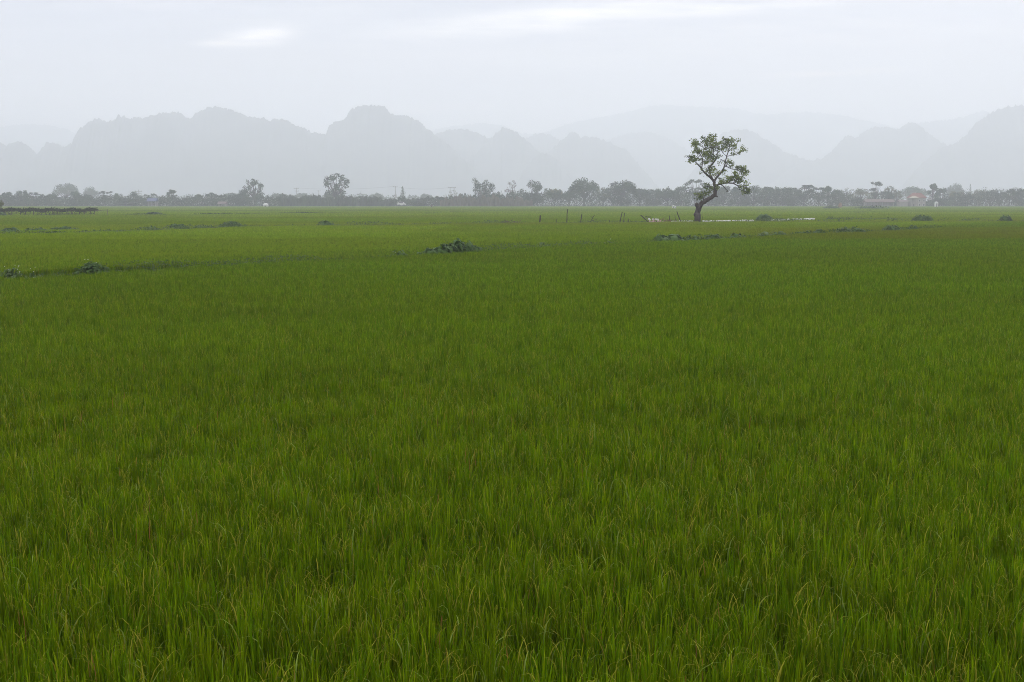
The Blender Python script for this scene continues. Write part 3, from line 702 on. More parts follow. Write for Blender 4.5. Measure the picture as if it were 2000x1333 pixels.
trees = [
 (127,357,42,880,'round','leaf_mid','hazy round tree behind the leftmost trees'),
 (177,364,34,950,'round','leaf_mid','smaller hazy round tree right of the leftmost hazy round tree'),
 (14,374,32,D1,'bushy','leaf_mid','leftmost bushy tree at the left edge of the view'),
 (42,371,24,D1+6,'bushy','leaf_mid','second tree from the left edge, tall narrow and bushy'),
 (68,376,30,D1-3,'layered','leaf_mid','low spreading tree third from the left edge'),
 (100,378,30,D1+3,'bushy','leaf_mid','low bushy tree in front of the large hazy round tree'),
 (148,373,26,D1,'bushy','leaf_mid','bushy tree just left of the smaller hazy round tree'),
 (166,378,24,D1+8,'round','leaf_dark','short tree in front of the smaller hazy round tree'),
 (205,373,24,D1,'layered','leaf_dark','small tree with ragged top left of the cross topped pole'),
 (232,377,24,D1+5,'bushy','leaf_mid','pale bushy tree between the ragged tree and the cross topped pole'),
 (260,373,24,D1-2,'bushy','leaf_dark','dark rounded tree immediately left of the cross topped pole'),
 (284,379,22,D1+4,'open','leaf_mid','small open tree just right of the cross topped pole'),
 (300,378,16,D1+12,'layered','leaf_mid','little layered tree above the blue roofed shed'),
 (336,370,23,D1-2,'umbrella','leaf_dark','flat crowned tree standing alone right of the blue shed',),
 (385,379,22,D1,'umbrella','leaf_mid','low flat tree midway between the flat crowned tree and the tall dark tree'),
 (413,376,25,D1+3,'umbrella','leaf_dark','rounded low tree right of the low flat tree'),
 (434,382,18,D1-4,'layered','leaf_dark','short palm like tree left of the tall dark tree'),
 (456,376,40,840,'round','leaf_mid','hazy low round tree behind the gap left of the tall dark tree'),
 (472,369,28,D1,'bushy','leaf_dark','dark lower tree leaning against the left of the tall dark tree'),
 (496,349,34,D1+4,'open','leaf_dark','tall dark full crowned tree at the left centre of the tree line'),
 (545,377,30,860,'round','leaf_mid','hazy low tree just right of the tall dark tree'),
 (590,377,34,900,'umbrella','leaf_mid','hazy low tree beside the double armed pole'),
 (655,338,48,D1+10,'open','leaf_dark','tallest tree of the line with airy crown on a bare trunk'),
 (641,375,18,700,'round','leaf_mid','small round tree under the left side of the airy tall tree'),
 (705,383,18,D1-4,'layered','leaf_mid','small sprig of a tree right of the airy tall tree'),
 (735,376,28,900,'round','leaf_mid','hazy round tree left of the tall bare pole'),
 (786,363,15,720,'narrow','leaf_mid','slim cone shaped tree right of the tall bare pole'),
 (832,378,22,930,'round','leaf_mid','hazy little round tree right of the slim cone shaped tree'),
 (819,386,24,D1,'bushy','leaf_dark','low dark bush like tree in front of the hazy little round tree'),
 (862,384,26,D1,'bushy','leaf_mid','low tree left of the twin legged pole'),
 (886,371,20,D1+3,'twiggy','leaf_olive','thin twiggy tree around the twin legged pole'),
 (944,347,44,D1,'broom','leaf_dark','fan shaped many stemmed tree near the centre'),
 (966,378,34,D1-4,'bushy','leaf_dark','dark low tree at the right foot of the fan shaped tree'),
 (1003,352,36,D1+2,'twiggy','leaf_pink','reddish half bare tree right of the fan shaped tree'),
 (1043,351,42,D1,'bushy','leaf_dark','dense dark tree with a notched top near the centre'),
 (1083,368,34,D1+4,'layered','leaf_olive','pale flecked low tree between the notched tree and the round crowned tree'),
 (1112,370,26,D1,'layered','leaf_mid','low tree against the left of the round crowned tree'),
 (1141,346,58,D1+3,'round','leaf_mid','large round crowned tree with light gaps in its middle'),
 (1178,366,28,D1,'open','leaf_olive','thin low tree between the round crowned and mushroom shaped trees'),
 (1214,351,54,D1,'umbrella','leaf_dark','dense mushroom shaped tree'),
 (1214,368,40,D1+1,'bushy','leaf_dark','dark bushy tree filling the space under the mushroom shaped tree'),
 (1250,367,30,D1,'layered','leaf_mid','first flat topped tree right of the mushroom shaped tree'),
 (1276,368,30,D1+4,'bushy','leaf_mid','second tree right of the mushroom shaped tree'),
 (1304,367,32,D1-2,'layered','leaf_mid','third tree right of the mushroom shaped tree'),
 (1330,362,28,D1,'bushy','leaf_mid','bushy tree behind the left end of the broken fence'),
 (1358,350,27,D1+2,'layered','leaf_dark','taller tree showing behind the lower left of the lone tree'),
 (1384,364,34,D1,'bushy','leaf_dark','dark tree behind the trunk of the lone tree'),
 (1414,362,34,D1+4,'bushy','leaf_dark','dark tree behind the right fork of the lone tree'),
 (1444,364,30,D1-2,'bushy','leaf_dark','dark tree behind the lowest right branch of the lone tree'),
 (1472,361,34,D1,'layered','leaf_mid','first tree clear of the lone tree on its right'),
 (1500,363,32,D1+3,'bushy','leaf_mid','second tree clear of the lone tree on its right'),
 (1530,365,32,D1,'layered','leaf_mid','third tree clear of the lone tree on its right'),
 (1571,361,36,D1,'layered','leaf_dark','slightly taller dark tree midway between the lone tree and the straw mound'),
 (1549,366,30,D1+5,'bushy','leaf_mid','tree touching the left of the slightly taller dark tree'),
 (1600,366,24,D1,'layered','leaf_mid','thin topped tree left of the straw mound'),
 (1618,363,20,D1+3,'umbrella','leaf_mid','small flat crowned tree above left of the straw mound'),
 (1636,369,26,D1,'bushy','leaf_mid','low dark tree directly above the straw mound'),
 (1656,367,26,D1+2,'twiggy','leaf_olive','thin tree right of the straw mound'),
 (1684,367,32,D1+8,'bushy','leaf_olive','bamboo like tree at the left end of the grey shed'),
 (1711,354,24,D1+10,'layered','leaf_dark','tall spiky topped tree behind the grey shed'),
 (1722,372,50,D1+14,'bushy','leaf_dark','wide dark tree mass directly over the grey shed'),
 (1738,363,22,D1+16,'open','leaf_olive','small open crown right of the spiky topped tree'),
 (1754,372,18,D1+12,'bushy','leaf_olive','light green shrubby tree between the grey shed and the red roofed house'),
 (1785,364,56,850,'round','leaf_mid','hazy wide tree behind the red roofed house'),
 (1823,358,25,D1+6,'umbrella','leaf_dark','tree with round tuft on thin stem right of the red roofed house'),
 (1840,366,30,D1,'bushy','leaf_dark','dense dark green tree behind the white dome'),
 (1820,378,22,D1+9,'twiggy','leaf_pink','half bare brownish tree beside the right wall of the house'),
 (1866,357,32,900,'round','leaf_mid','hazy round tree beyond the dense dark green tree'),
 (1895,359,10,880,'narrow','leaf_mid','hazy thin spire like tree near the right end'),
 (1868,373,30,D1+3,'bushy','leaf_olive','olive tree right of the dense dark green tree'),
 (1890,374,28,D1,'broom','leaf_olive','pale stemmed tree below the thin spire like tree'),
 (1914,370,28,D1+4,'broom','leaf_olive','pale stemmed tree sixth from the right edge'),
 (1936,371,26,D1,'broom','leaf_mid','pale stemmed tree fourth from the right edge'),
 (1953,369,24,D1+5,'broom','leaf_dark','pale stemmed tree third from the right edge'),
 (1973,368,24,D1,'umbrella','leaf_dark','dark topped tree second from the right edge'),
 (1994,367,26,D1+3,'bushy','leaf_dark','dark tree cut by the right edge of the view'),
]
for r in trees: far_tree(*r)
t0 = far_tree(-4, 388, 26, 205, 'bushy', 'leaf_olive', 'yellow green leafy bush cut by the left edge above the trellis', None, 'bush')
t0['category'] = 'bush'

# undergrowth, reeds and far woods: belts nobody could count
def belt(name, prof, Y, dy, leaf, dens, m, label, seed, vertical=False):
    rng = np.random.RandomState(seed); px = [p[0] for p in prof]; py = [p[1] for p in prof]
    x0, x1 = P(px[0], 390, Y).x, P(px[-1], 390, Y).x
    n = int((x1-x0)*dens); xs = rng.uniform(x0, x1, n); pxx = xs/Y*F/ math.cos(PITCH)*1.0+1000
    top = CAMZ + (396-np.interp(pxx, px, py))*Y/F
    top = top*(1+.10*np.sin(xs*.9+seed)+.10*np.sin(xs*.37)+.10*np.sin(xs*2.3+1)+.05*np.sin(xs*4.1))
    if vertical:
        h = top*rng.uniform(.75,1.05,n); C0 = np.stack([xs, Y+rng.uniform(-dy,dy,n), np.zeros(n)],1)
        a = rng.uniform(0,6.28,n); w_ = leaf*.5
        A = C0+np.stack([np.cos(a)*w_, np.sin(a)*w_, 0*a],1); B = C0-np.stack([np.cos(a)*w_, np.sin(a)*w_, 0*a],1)
        tilt = rng.normal(0,.35,(n,2)); Tp = C0+np.stack([tilt[:,0], tilt[:,1], h],1)
        Md = C0+np.stack([tilt[:,0]*.3+w_, tilt[:,1]*.3, h*.7],1)
        V = np.stack([A, B, Md, Tp],1).reshape(-1,3); Fc = np.arange(4*n).reshape(n,4)
    else:
        C = np.stack([xs, Y+rng.uniform(-dy,dy,n), top*rng.uniform(0,1,n)**.75],1); V, Fc = leaf_quads(C, leaf, rng, .1, .75)
    t = np.repeat(np.clip(rng.normal(.5,.3,n)+.25*np.sin(xs*.4),0,1),4)
    tag(link(name, new_mesh(name, V, Fc, m, False, t)), label, 'undergrowth', kind='stuff')
belt('undergrowth', [(-60,381),(100,384),(200,385),(300,387),(400,386),(500,384),(560,384),(620,386),(700,386),(760,389),(800,389),(850,387),(900,384),(960,380),(1020,376),(1100,375),(1200,376),(1300,374),(1400,373),(1560,373),(1600,376),(1660,380),(1690,391),(1760,396),(1820,394),(1850,384),(1900,378),(2060,374)], 600, 3.2, .6, 180, M['leaf_brush'], 'tangled green undergrowth along the foot of the tree line', 21)
belt('reeds', [(545,386),(590,384),(680,384),(740,387),(770,391)], 596, 2.0, .25, 60, M['leaf_brush'], 'tall pale green reeds below the airy tall tree', 22, True)
belt('reeds', [(860,389),(890,385),(930,384),(990,385),(1020,388),(1040,392)], 595, 2.0, .28, 70, M['leaf_reed'], 'brownish reed bed below the fan shaped tree', 23, True)
belt('woods', [(-60,384),(60,386),(150,388),(350,384),(520,382),(600,384),(700,381),(760,384),(850,385),(950,380),(1100,378),(1500,376),(1700,376),(1790,378),(1900,374),(2060,372)], 1020, 8, 1.2, 34, M['leaf_mid'], 'distant hazy woods beyond the tree line', 24)
belt('undergrowth', [(-60,390),(200,389),(480,387),(560,388)], 597, 2.0, .5, 30, M['leaf_dark'], 'darker hedge below the trees at the left', 25)

# ------------------------------------------------------------------ leafy plants on the banks
def big_plant(px, topy, wpx, Y, label, m='leaf_taro', leaf=.35, n=60, z0=.45, name='leafy_plant', droop=.7, flowers=0, seed=0, cat='plant', group='broad leaved plants along the banks'):
    topy -= 2.5; rng = np.random.RandomState(seed+int(px)); rnd = random.Random(seed+int(px)); leaf *= .72; n = int(n*1.5)
    q = P(px, topy, Y); H = q.z-z0; W_ = wpx*Y/F/2
    root = empty(name, (q.x, Y, z0)); st = MB(); V, Fc, ti = [], [], []
    for i in range(n):
        a = rng.uniform(0, 6.28); r_ = math.sqrt(rng.uniform(0,1)); 
        hx = W_*r_*math.cos(a); hy = W_*.6*r_*math.sin(a); h = H*(1-.4*r_**2)*rng.uniform(.25,1.0)**.8
        tip = Vector((hx, hy, h)); st.tube([(hx*.25, hy*.25, -z0*.9), (hx*.55, hy*.55, h*.7), tip], [.018,.014,.008], 4, cap=False)
        # broad leaf: arched blade of 3 cross sections hanging outward from the stem tip
        dv = Vector((math.cos(a), math.sin(a)*.8, 0)).normalized(); sv = Vector((-dv.y, dv.x, 0)); L_ = leaf*rng.uniform(.6,1.3); wl = L_*rng.uniform(.3,.42)
        sd_ = droop*rng.uniform(.3,1.2); b0 = len(V)
        for t_, w_, z_ in ((0,.25,0),(.3,1,.10),(.65,.85,.02),(1,.06,-.22)):
            c = tip + dv*(L_*t_) + Vector((0,0,L_*(z_ - sd_*t_*t_)))
            for s_, f_ in ((-1,-.18),(0,0),(1,-.18)):
                V.append(tuple(c + sv*(wl*w_*s_) + Vector((0,0,wl*w_*f_*abs(s_)))))
        tt = rng.uniform(0,1); ti += [tt]*12
        for k in range(3):
            for j in range(2):
                o_ = b0+k*3+j; Fc.append((o_, o_+1, o_+4, o_+3))
    st.build('stems', M['leaf_weed'], root)
    link('leaves', new_mesh('leaves', np.array(V), np.array(Fc), M[m], False, ti), root)
    if flowers:
        for i in range(flowers):
            fl = MB()
            c = (rng.uniform(-W_,W_)*.8, rng.uniform(-.2,.2), H*rng.uniform(.6,1.15)); r_ = .016*Y/33
            fl.dome(c, r_, r_, r_*.8, 6, 2)
            fl.build('flower', M['flower'], root)
    tag(root, label, cat, group)
# near bank
big_plant(20, 524, 56, 30.9, 'pale flowering weed at the left edge of the near bank', 'leaf_weed', .12, 130, .45, flowers=9, droop=.3)
big_plant(62, 531, 22, 30.2, 'small white flecked weed right of the weed at the left edge', 'leaf_weed', .09, 50, .45, flowers=4, droop=.3)
big_plant(178, 512, 64, 33.2, 'dark bushy weed with pale top flowers at left on the near bank', 'leaf_taro', .15, 260, .45, flowers=4, droop=.5)
big_plant(778, 489, 32, 45.3, 'small dark broad leaved plant left of the big leafy mound', 'leaf_taro', .26, 55, .45, flowers=1)
for px_, ty, wp, Y_, lf, n_, lab in [(820,494,22,45.5,.2,26,'flat trailing plant at the left tip of the leafy mound'),(841,483,30,45.8,.3,60,'first drooping plant from the left in the leafy mound'),
    (860,477,30,46.1,.36,70,'second drooping plant from the left in the leafy mound'),(878,474,26,46.5,.3,60,'plant left of the tallest one in the leafy mound'),
    (895,466,24,46.8,.3,70,'tallest plant in the middle of the leafy mound'),(911,471,26,47.1,.3,66,'plant right of the tallest one in the leafy mound'),
    (927,477,26,47.6,.28,50,'low plant near the right end of the leafy mound'),(944,485,26,48.2,.2,34,'low trailing plant at the right tip of the leafy mound')]:
    big_plant(px_, ty, wp, Y_, lab, 'leaf_taro', lf, n_, .45, droop=.8)
big_plant(1060, 475, 34, 52.8, 'low weed tuft right of the big leafy mound', 'leaf_weed', .24, 60, .45)
big_plant(1190, 470, 30, 57.2, 'small pale tuft left of the plant with arching leaves', 'leaf_weed', .24, 40, .45, flowers=2)
big_plant(1292, 459, 26, 61.6, 'dark left plant of the arching leaf pair on the near bank', 'leaf_taro', .5, 46, .45, droop=1.0)
big_plant(1313, 459, 34, 62.5, 'plant with long arching leaves on the near bank below the fence', 'leaf_taro', .75, 42, .45, droop=1.0)
for k, (px_, ty, wp) in enumerate([(1352,460,34),(1395,458,36),(1440,457,34),(1495,455,28),(1520,453,30),(1573,451,44),(1600,449,20),(1648,445,30),(1672,444,32),(1742,440,34),(1784,441,14)]):
    # distance along the near bank for that bearing
    xs_ = np.linspace(9.2, 60, 400); ys_ = np.interp(xs_, [p[0] for p in BANK1], [p[1] for p in BANK1]); i_ = np.argmin(abs(xs_/ys_*F*1/ math.cos(PITCH)+1000-px_))
    lab = ['low dark weed just right of the plant with arching leaves','weed clump below the trunk of the lone tree on the near bank','weed clump between the lone tree trunk and the far bush','small upright weed right below the far bush','ragged dark weed below the right white sheet','wide dark weed clump near the end of the white sheet','small weed at the start of the orange strip','pale leafed clump above the orange strip','bushy weed right of the pale leafed clump','round dark bush above the orange strip','small dark tuft right of the round dark bush'][k]
    big_plant(px_, ty, wp, ys_[i_], lab, 'leaf_taro' if k not in (3,7) else 'leaf_weed', .34, 50+ (40 if k in (8,9) else 0), .45)
# far bank
for (px_, ty, wp, Y_, n_, lab) in [
   (20,446,46,80,90,'dark weed clump at the left end of the far bank'),(70,446,50,83,100,'second dark weed clump from the left on the far bank'),(125,444,56,87,110,'third dark weed clump from the left on the far bank'),
   (292,443,34,92,50,'low spread weed left of the lying leafy plant'),(345,439,46,94.5,90,'long low leafy plant on the far bank at left'),(388,442,16,96,24,'tiny tuft right of the long low leafy plant'),
   (452,434,36,98.5,130,'round leafy bush on the far bank at left'),(636,432,30,105.5,90,'leafy bush with trailing right side on the far bank')]:
    big_plant(px_, ty, wp, Y_, lab, 'leaf_taro', .45, n_, .45)
big_plant(1492, 420, 22, 133.5, 'upright green bush between the two right white sheets', 'leaf_taro', .7, 110, .45, droop=.3)
big_plant(1803, 421, 34, 128, 'wide dark bush at right beyond the orange strip', 'leaf_taro', .5, 170, .45)
big_plant(1965, 422, 16, 129, 'small upright dark bush near the right edge', 'leaf_taro', .6, 90, .45, droop=.4)
big_plant(1885, 430, 26, 131, 'tiny tuft between the two bushes at right', 'leaf_weed', .4, 26, .45)
big_plant(1622, 423, 12, 141, 'tiny dark tuft right of the last white sheet', 'leaf_taro', .4, 18, .45)
big_plant(2, 417, 16, 185, 'dark weed clump at the left edge below the trellis', 'leaf_taro', .8, 60, .45)
for px_, wp, Y_, lab in [(1624,28,390,'short dark weed patch in front of the straw mound'),(1705,70,385,'long dark weed patch in front of the grey shed'),(300,28,205,'low bushy weed at the right end of the trellis bank')]:
    big_plant(px_, 403 if Y_ > 300 else 416.5, wp, Y_, lab, 'leaf_dark', 1.0, 90, .45, name='weed_patch', cat='weeds')

# ------------------------------------------------------------------ broken fence, poles, sheets near the lone tree
def pole(bx, by, tx, ty, Y, r, label, m='wood', fork=None, name='wooden_post'):
    r *= .78; b = P(bx, by, Y); t = P(tx, ty, Y); b2 = b + (b-t)*((b.z-.05)/(t.z-b.z)) if t.z-b.z > .12 and abs(t.x-b.x) < 1.2 else b.copy(); o_z = 0
    rnd = random.Random(int(bx)); mb = MB(); o = Vector((b2.x, Y, 0))
    ps = [b2.lerp(t, k/4) + Vector((rnd.uniform(-1,1)*r*.5, rnd.uniform(-1,1)*r*.5, 0)) - o for k in range(5)]
    mb.tube(ps, [r*1.1, r, r, r*.95, r*.85], 7, .1, rnd)
    for (fx, fy, sx, sy) in (fork or []):
        mb.tube([P(sx, sy, Y)-o, P(fx, fy, Y+.2)-o], [r*.7, r*.35], 5)
    ob = mb.build(name, M['wood']); ob.location = o
    tag(ob, label, 'post', 'leaning fence posts left of the lone tree')
pole(1054,433,1055,421,119.5,.12,'thick short post, leftmost of the fence posts')
pole(1086,433,1086,428.5,119.6,.06,'very short stump between the thick short post and the tall thin post')
pole(1107,432,1108.5,409,119.8,.07,'tall thin post standing left of the twiggy stick')
pole(1134,432,1136.5,419,120,.075,'dark slightly leaning post just left of the twiggy stick')
pole(1155,431,1161,421,120.2,.05,'twiggy forked stick leaning among the fence posts','pale_wood',[(1153,422,1157,426),(1168,428,1156,431.5)])
pole(1191,432,1191,429.5,120.4,.06,'tiny stump right of the twiggy stick')
pole(1211,431,1215.5,414.5,120.6,.07,'dark post leaning right near the middle of the fence')
pole(1218.5,431,1219.5,416,120.7,.055,'thin pale rod beside the dark right leaning post','pale_wood')
pole(1227,431,1227,427,120.8,.06,'small stump right of the thin pale rod')
pole(1265,433,1251,420.5,121,.09,'thick dark post leaning far left at the rubbish heap')
pole(1308,433,1308,421.5,121.8,.08,'upright dark post at the right end of the rubbish heap')
pole(1319,433,1318,421.5,121.9,.05,'thin upright rod between the two right hand dark posts')
pole(1330,434,1322,413.5,121.0,.08,'dark post leaning left closest to the lone tree')
pole(1373,431,1372,423,124,.04,'thin short rod close to the right of the lone tree trunk')
pole(1260,424,1273,424.5,121.4,.06,'short dark plank lying over the left end of the rubbish heap')
bpy.data.objects  # posts done

def heap(name, x0, x1, topy, Y, m, label, cat, seed, h=.6):
    rnd = random.Random(seed); a = P(x0, 432, Y).x; b = P(x1, 432, Y).x; top = P(x0, topy, Y).z
    root = empty(name, ((a+b)/2, Y, 0)); mb = MB(); n = 16
    for i in range(n):
        x = a+(b-a)*(i+.5)/n - (a+b)/2; hh = top*rnd.uniform(.7,1.0)*(1-.25*abs(i/n-.3))
        mb.dome((x, rnd.uniform(-.4,.4), 0), (b-a)/n*rnd.uniform(.8,1.6), rnd.uniform(.4,.7), hh, 9, 4, .16, rnd)
    mb.build('heap', m, root); 
    mb = MB()
    for i in range(12):
        x = (b-a)*rnd.uniform(-.5,.5); z = top*rnd.uniform(.55,.9)
        mb.tube([(x, -.5, z), (x+rnd.uniform(-.5,.5), rnd.uniform(-.5,.3), z+rnd.uniform(-.1,.35))], [.035,.015], 5)
    mb.build('sticks', M['brown'], root)
    tag(root, label, cat); return root
rb = heap('rubbish_heap', 1266, 1297, 426.5, 121.5, M['rubbish'], 'pinkish rubbish heap with sticks between leaning posts left of the lone tree', 'rubbish', 4)
mb = MB(); rnd = random.Random(9)
for i in range(9):
    x = rnd.uniform(-1,.9)*.95; mb.dome((x, -.55, 1.02+rnd.uniform(0,.12)), rnd.uniform(.08,.2), .1, rnd.uniform(.1,.22), 7, 3, .2, rnd)
mb.build('plastic_scraps', M['plastic'], rb)
heap('brush_pile', 1296, 1316, 429.0, 122, M['brown'], 'low brown brush pile behind the right hand fence posts', 'brush pile', 5)
heap('dirt_pile', 980, 998, 429.5, 118.5, M['mud'], 'small dark mound in the bank left of the fence posts', 'dirt pile', 6)
heap('brick_pile', 998, 1022, 431.6, 118.8, M['brown'], 'low reddish pile right of the small dark mound', 'brick pile', 7)

def sheet(x0, y0, x1, y1, Y0, Y1, label, seed, gaps=()):
    rnd = random.Random(seed); n = int((x1-x0)*1.1); vs = []; fs = []; a = P(x0, 430, Y0)
    for i in range(n+1):
        t = i/n; px = x0+(x1-x0)*t; Y = Y0+(Y1-Y0)*t; top = P(px, y0+(y1-y0)*t, Y)
        z = top.z - .13 + rnd.uniform(-.03,.05) - (.3 if math.sin(i*.9+seed)+math.sin(i*.37+seed*2) > 1.2 else 0)
        for k, (dy, dz) in enumerate(((-.35,-.55),(-.3,-.05),(-.1,0),(.15,-.04),(.35,-.5))):
            vs.append((top.x - a.x + rnd.uniform(-.05,.05), Y+dy+rnd.uniform(-.05,.05)-Y0, z+dz+rnd.uniform(-.02,.02)))
    for i in range(n):
        for k in range(4): fs.append((i*5+k, i*5+k+1, (i+1)*5+k+1, (i+1)*5+k))
    mb = MB(); mb.add(vs, fs); o = mb.build('plastic_sheet', M['plastic']); o.location = (a.x, Y0, 0)
    sm = o.modifiers.new('thick', 'SOLIDIFY'); sm.thickness = .01
    tag(o, label, 'plastic sheet', 'white plastic sheets laid along the bank')
sheet(1310,430.2,1353,429.7,121.6,123.2,'white plastic sheet running from the posts to the lone tree trunk',1)
sheet(1372,429.6,1390,429.4,123.2,124.2,'short white sheet piece right beside the lone tree trunk',2)
sheet(1392,429.4,1474,427.8,124.4,131.5,'long white plastic sheet between the lone tree and the upright bush',3)
sheet(1506,427.2,1590,424.8,133.8,141.0,'white plastic sheet right of the upright green bush',4)

# ------------------------------------------------------------------ vine trellis at far left
def trellis():
    Y = 190.0; a = P(-30, 410, Y); b = P(185, 410, Y); zt = P(0, 410.5, Y).z
    root = empty('trellis', (a.x, Y, 0)); L_ = b.x-a.x; rnd = random.Random(2); rng = np.random.RandomState(2)
    tag(root, 'long low trellis of posts loaded with dark dry vines at far left', 'trellis')
    n = 30
    for i in range(n):
        x = L_*i/(n-1)+rnd.uniform(-.2,.2); y = rnd.choice((0, 1.6)); mb = MB()
        mb.tube([(x, y, 0), (x+rnd.uniform(-.12,.12), y, zt+rnd.uniform(-.1,.45))], [.06,.05], 6, .1, rnd)
        mb.build('post', M['wood'], root)
    ra = MB()
    for y in (0, 1.6): ra.tube([(x, y, zt-.15+rnd.uniform(-.04,.04)) for x in np.linspace(0, L_, 14)], [.045]*14, 5)
    for x in np.linspace(.5, L_-.5, 14): ra.tube([(x, -.1, zt-.12), (x+.1, 1.75, zt-.1)], [.035,.035], 5)
    ra.build('rails', M['wood'], root)
    m_ = 5200; xs = rng.uniform(0, L_, m_)
    C = np.stack([xs, rng.uniform(-.2,1.9,m_), zt-.02+rng.normal(0,.15,m_)+.12*np.sin(xs*1.7)], 1)
    hang = rng.uniform(0,1,m_) > .93; C[hang,2] -= rng.uniform(.1,1.0,hang.sum()); xh = np.round(C[hang,0]/.75)*.75; C[hang,0] = xh+rng.normal(0,.08,hang.sum())
    V, Fc = leaf_quads(C, .24, rng, .1, .6); link('vines', new_mesh('vines', V, Fc, M['vine'], False, np.repeat(rng.uniform(0,1,m_),4)), root)
    c = P(210, 409, Y); e = MB(); e.tube([(L_, 0, zt-.15), (L_+1.2, 0, zt-.05), (c.x-a.x, 0, zt)], [.05,.04,.035], 5); e.tube([(c.x-a.x-.1,0,0),(c.x-a.x,0,zt+.1)], [.05,.05], 5)
    e.build('end_rail', M['pale_wood'], root)
trellis()

# ------------------------------------------------------------------ buildings, poles and small things along the tree line
def gable(mb, x0, x1, y0, y1, z0, z1, hip=0, over=.3):
    x0 -= over; x1 += over; y0 -= over; y1 += over; ym = (y0+y1)/2
    vs = [(x0,y0,z0),(x1,y0,z0),(x1,y1,z0),(x0,y1,z0),(x0+hip,ym,z1),(x1-hip,ym,z1)]
    vs += [(v[0],v[1],v[2]-.15) for v in vs[:4]]
    mb.add(vs, [(0,1,5,4),(2,3,4,5),(0,4,3),(1,2,5),(6,7,1,0),(7,8,2,1),(8,9,3,2),(9,6,0,3),(9,8,7,6)])
def window(root, x, z, w_, h_, y, mname='window'):
    f = MB(); f.box((x, y-.03, z), (w_+.2, .06, h_+.2)); fo = f.build(mname, M['white_wall'], root)
    g = MB(); g.box((x, y-.075, z), (w_, .03, h_)); g.build('pane', M['dark'], fo)
def house():
    Y = 592; a = P(1776, 398, Y).x; b = P(1808, 398, Y).x; W_ = b-a; root = empty('house', (a, Y, 0))
    tag(root, 'small pale house with red hipped roof among the trees at right', 'house')
    zr = P(1790, 377, Y).z; ze = P(1790, 386.5, Y).z
    mb = MB(); mb.box((W_*.55, 3, ze/2), (W_*.9, 6, ze)); mb.build('wall', M['wall'], root)
    mb = MB(); gable(mb, W_*.1, W_, 0, 6, ze, zr, 2.2, .4); rf = mb.build('roof', M['tile_red'], root)
    mb = MB(); mb.box((W_*.45, 2.9, zr+.05), (.9, .5, 1.0)); mb.build('chimney', M['wall'], rf)
    mb = MB(); gable(mb, -.2, W_*.42, -3, -.05, P(1780,387,Y).z, P(1780,383,Y).z, 1.6, .2); mb.build('porch_roof', M['tile_pale'], root)
    for x in (0.1, W_*.2, W_*.4):
        mb = MB(); mb.tube([(x,-2.8,0),(x,-2.8,P(1780,387,Y).z-.16)], [.16,.14], 8); mb.build('column', M['wall'], root)
    window(root, W_*.62, 4.1, .8, 1.0, 0); window(root, W_*.88, 4.1, .8, 1.0, 0); window(root, W_*.62, 1.8, .9, 1.2, 0); window(root, W_*.88, 1.8, .9, 1.2, 0)
    d = MB(); d.box((W_*.3, -.03, 1.1), (1.1, .06, 2.2)); d.build('door', M['dark'], root)
    # low side wing with grey roof on the left
    mb = MB(); mb.box((-3.0, 2.5, 1.8), (5.2, 4, 3.6)); wg = mb.build('side_wing', M['wall'], root)
    mb = MB(); gable(mb, -5.6, -.4, .5, 4.5, 3.6, 4.6, .2, .3); mb.build('side_roof', M['roof_grey'], root)
house()
def shed(px0, px1, topy, Y, label, roof, wall, name='shed', open_front=True):
    a = P(px0, 398, Y).x; b = P(px1, 398, Y).x; W_ = b-a; root = empty(name, (a, Y, 0)); tag(root, label, 'shed')
    zr = P(px0, topy, Y).z; ze = zr*.68
    mb = MB(); mb.box((W_/2, 4.4, ze/2), (W_*.96, .25, ze)); mb.box((.3, 2.4, ze/2), (.25, 3.7, ze)); mb.box((W_-.3, 2.4, ze/2), (.25, 3.7, ze)); mb.build('wall', M[wall], root)
    mb = MB(); gable(mb, 0, W_, 0, 4.5, ze, zr, 0, .4); mb.build('roof', M[roof], root)
    k = max(3, int(W_/2.6))
    for i in range(k):
        mb = MB(); mb.box((.3+(W_-.6)*i/(k-1), .1, (ze-.16)/2), (.22, .22, ze-.16)); mb.build('post', M['concrete'], root)
shed(1691, 1746, 389.5, 590, 'long low open shed with brown grey roof left of the red roofed house', 'roof_grey', 'wall')
shed(288, 304, 387, 592, 'small shed with dark blue roof among the trees at left', 'roof_blue', 'wall')
shed(426, 440, 394, 592, 'tiny low grey shed below the short palm like tree', 'roof_grey', 'wall')

def upole(px, topy, Y, label, kind):
    q = P(px, topy, Y); root = empty('utility_pole', (q.x, Y, 0)); H = q.z
    tag(root, label, 'utility pole', 'power poles behind the fields')
    mb = MB()
    if kind == 'H':
        for s in (-1, 1): mb.tube([(s*1.2,0,0),(s*1.2,0,H)], [.2,.15], 7)
    else: mb.tube([(0,0,0),(0,0,H)], [.24,.16], 8)
    mb.build('pole', M['concrete'], root)
    arms = {'H':[(0,-.3,4.4),(0,-2.2,2.6)], 'T':[(0,-.2,2.6)], 'TT':[(0,-.2,3.6),(.2,-2.0,2.6)], 'X':[(0,-1.0,4.0),(.0,-2.2,3.0)]}[kind]
    for (x, z, w_) in arms:
        a_ = MB(); a_.box((x, -.22, H+z), (w_, .18, .22)); ao = a_.build('crossarm', M['concrete'], root)
        for s in (-1, 0, 1):
            i_ = MB(); i_.tube([(x+s*w_*.45, -.22, H+z+.11), (x+s*w_*.45, -.22, H+z+.5)], [.09,.06], 6); i_.build('insulator', M['dark'], ao)
    return (q.x, Y, H)
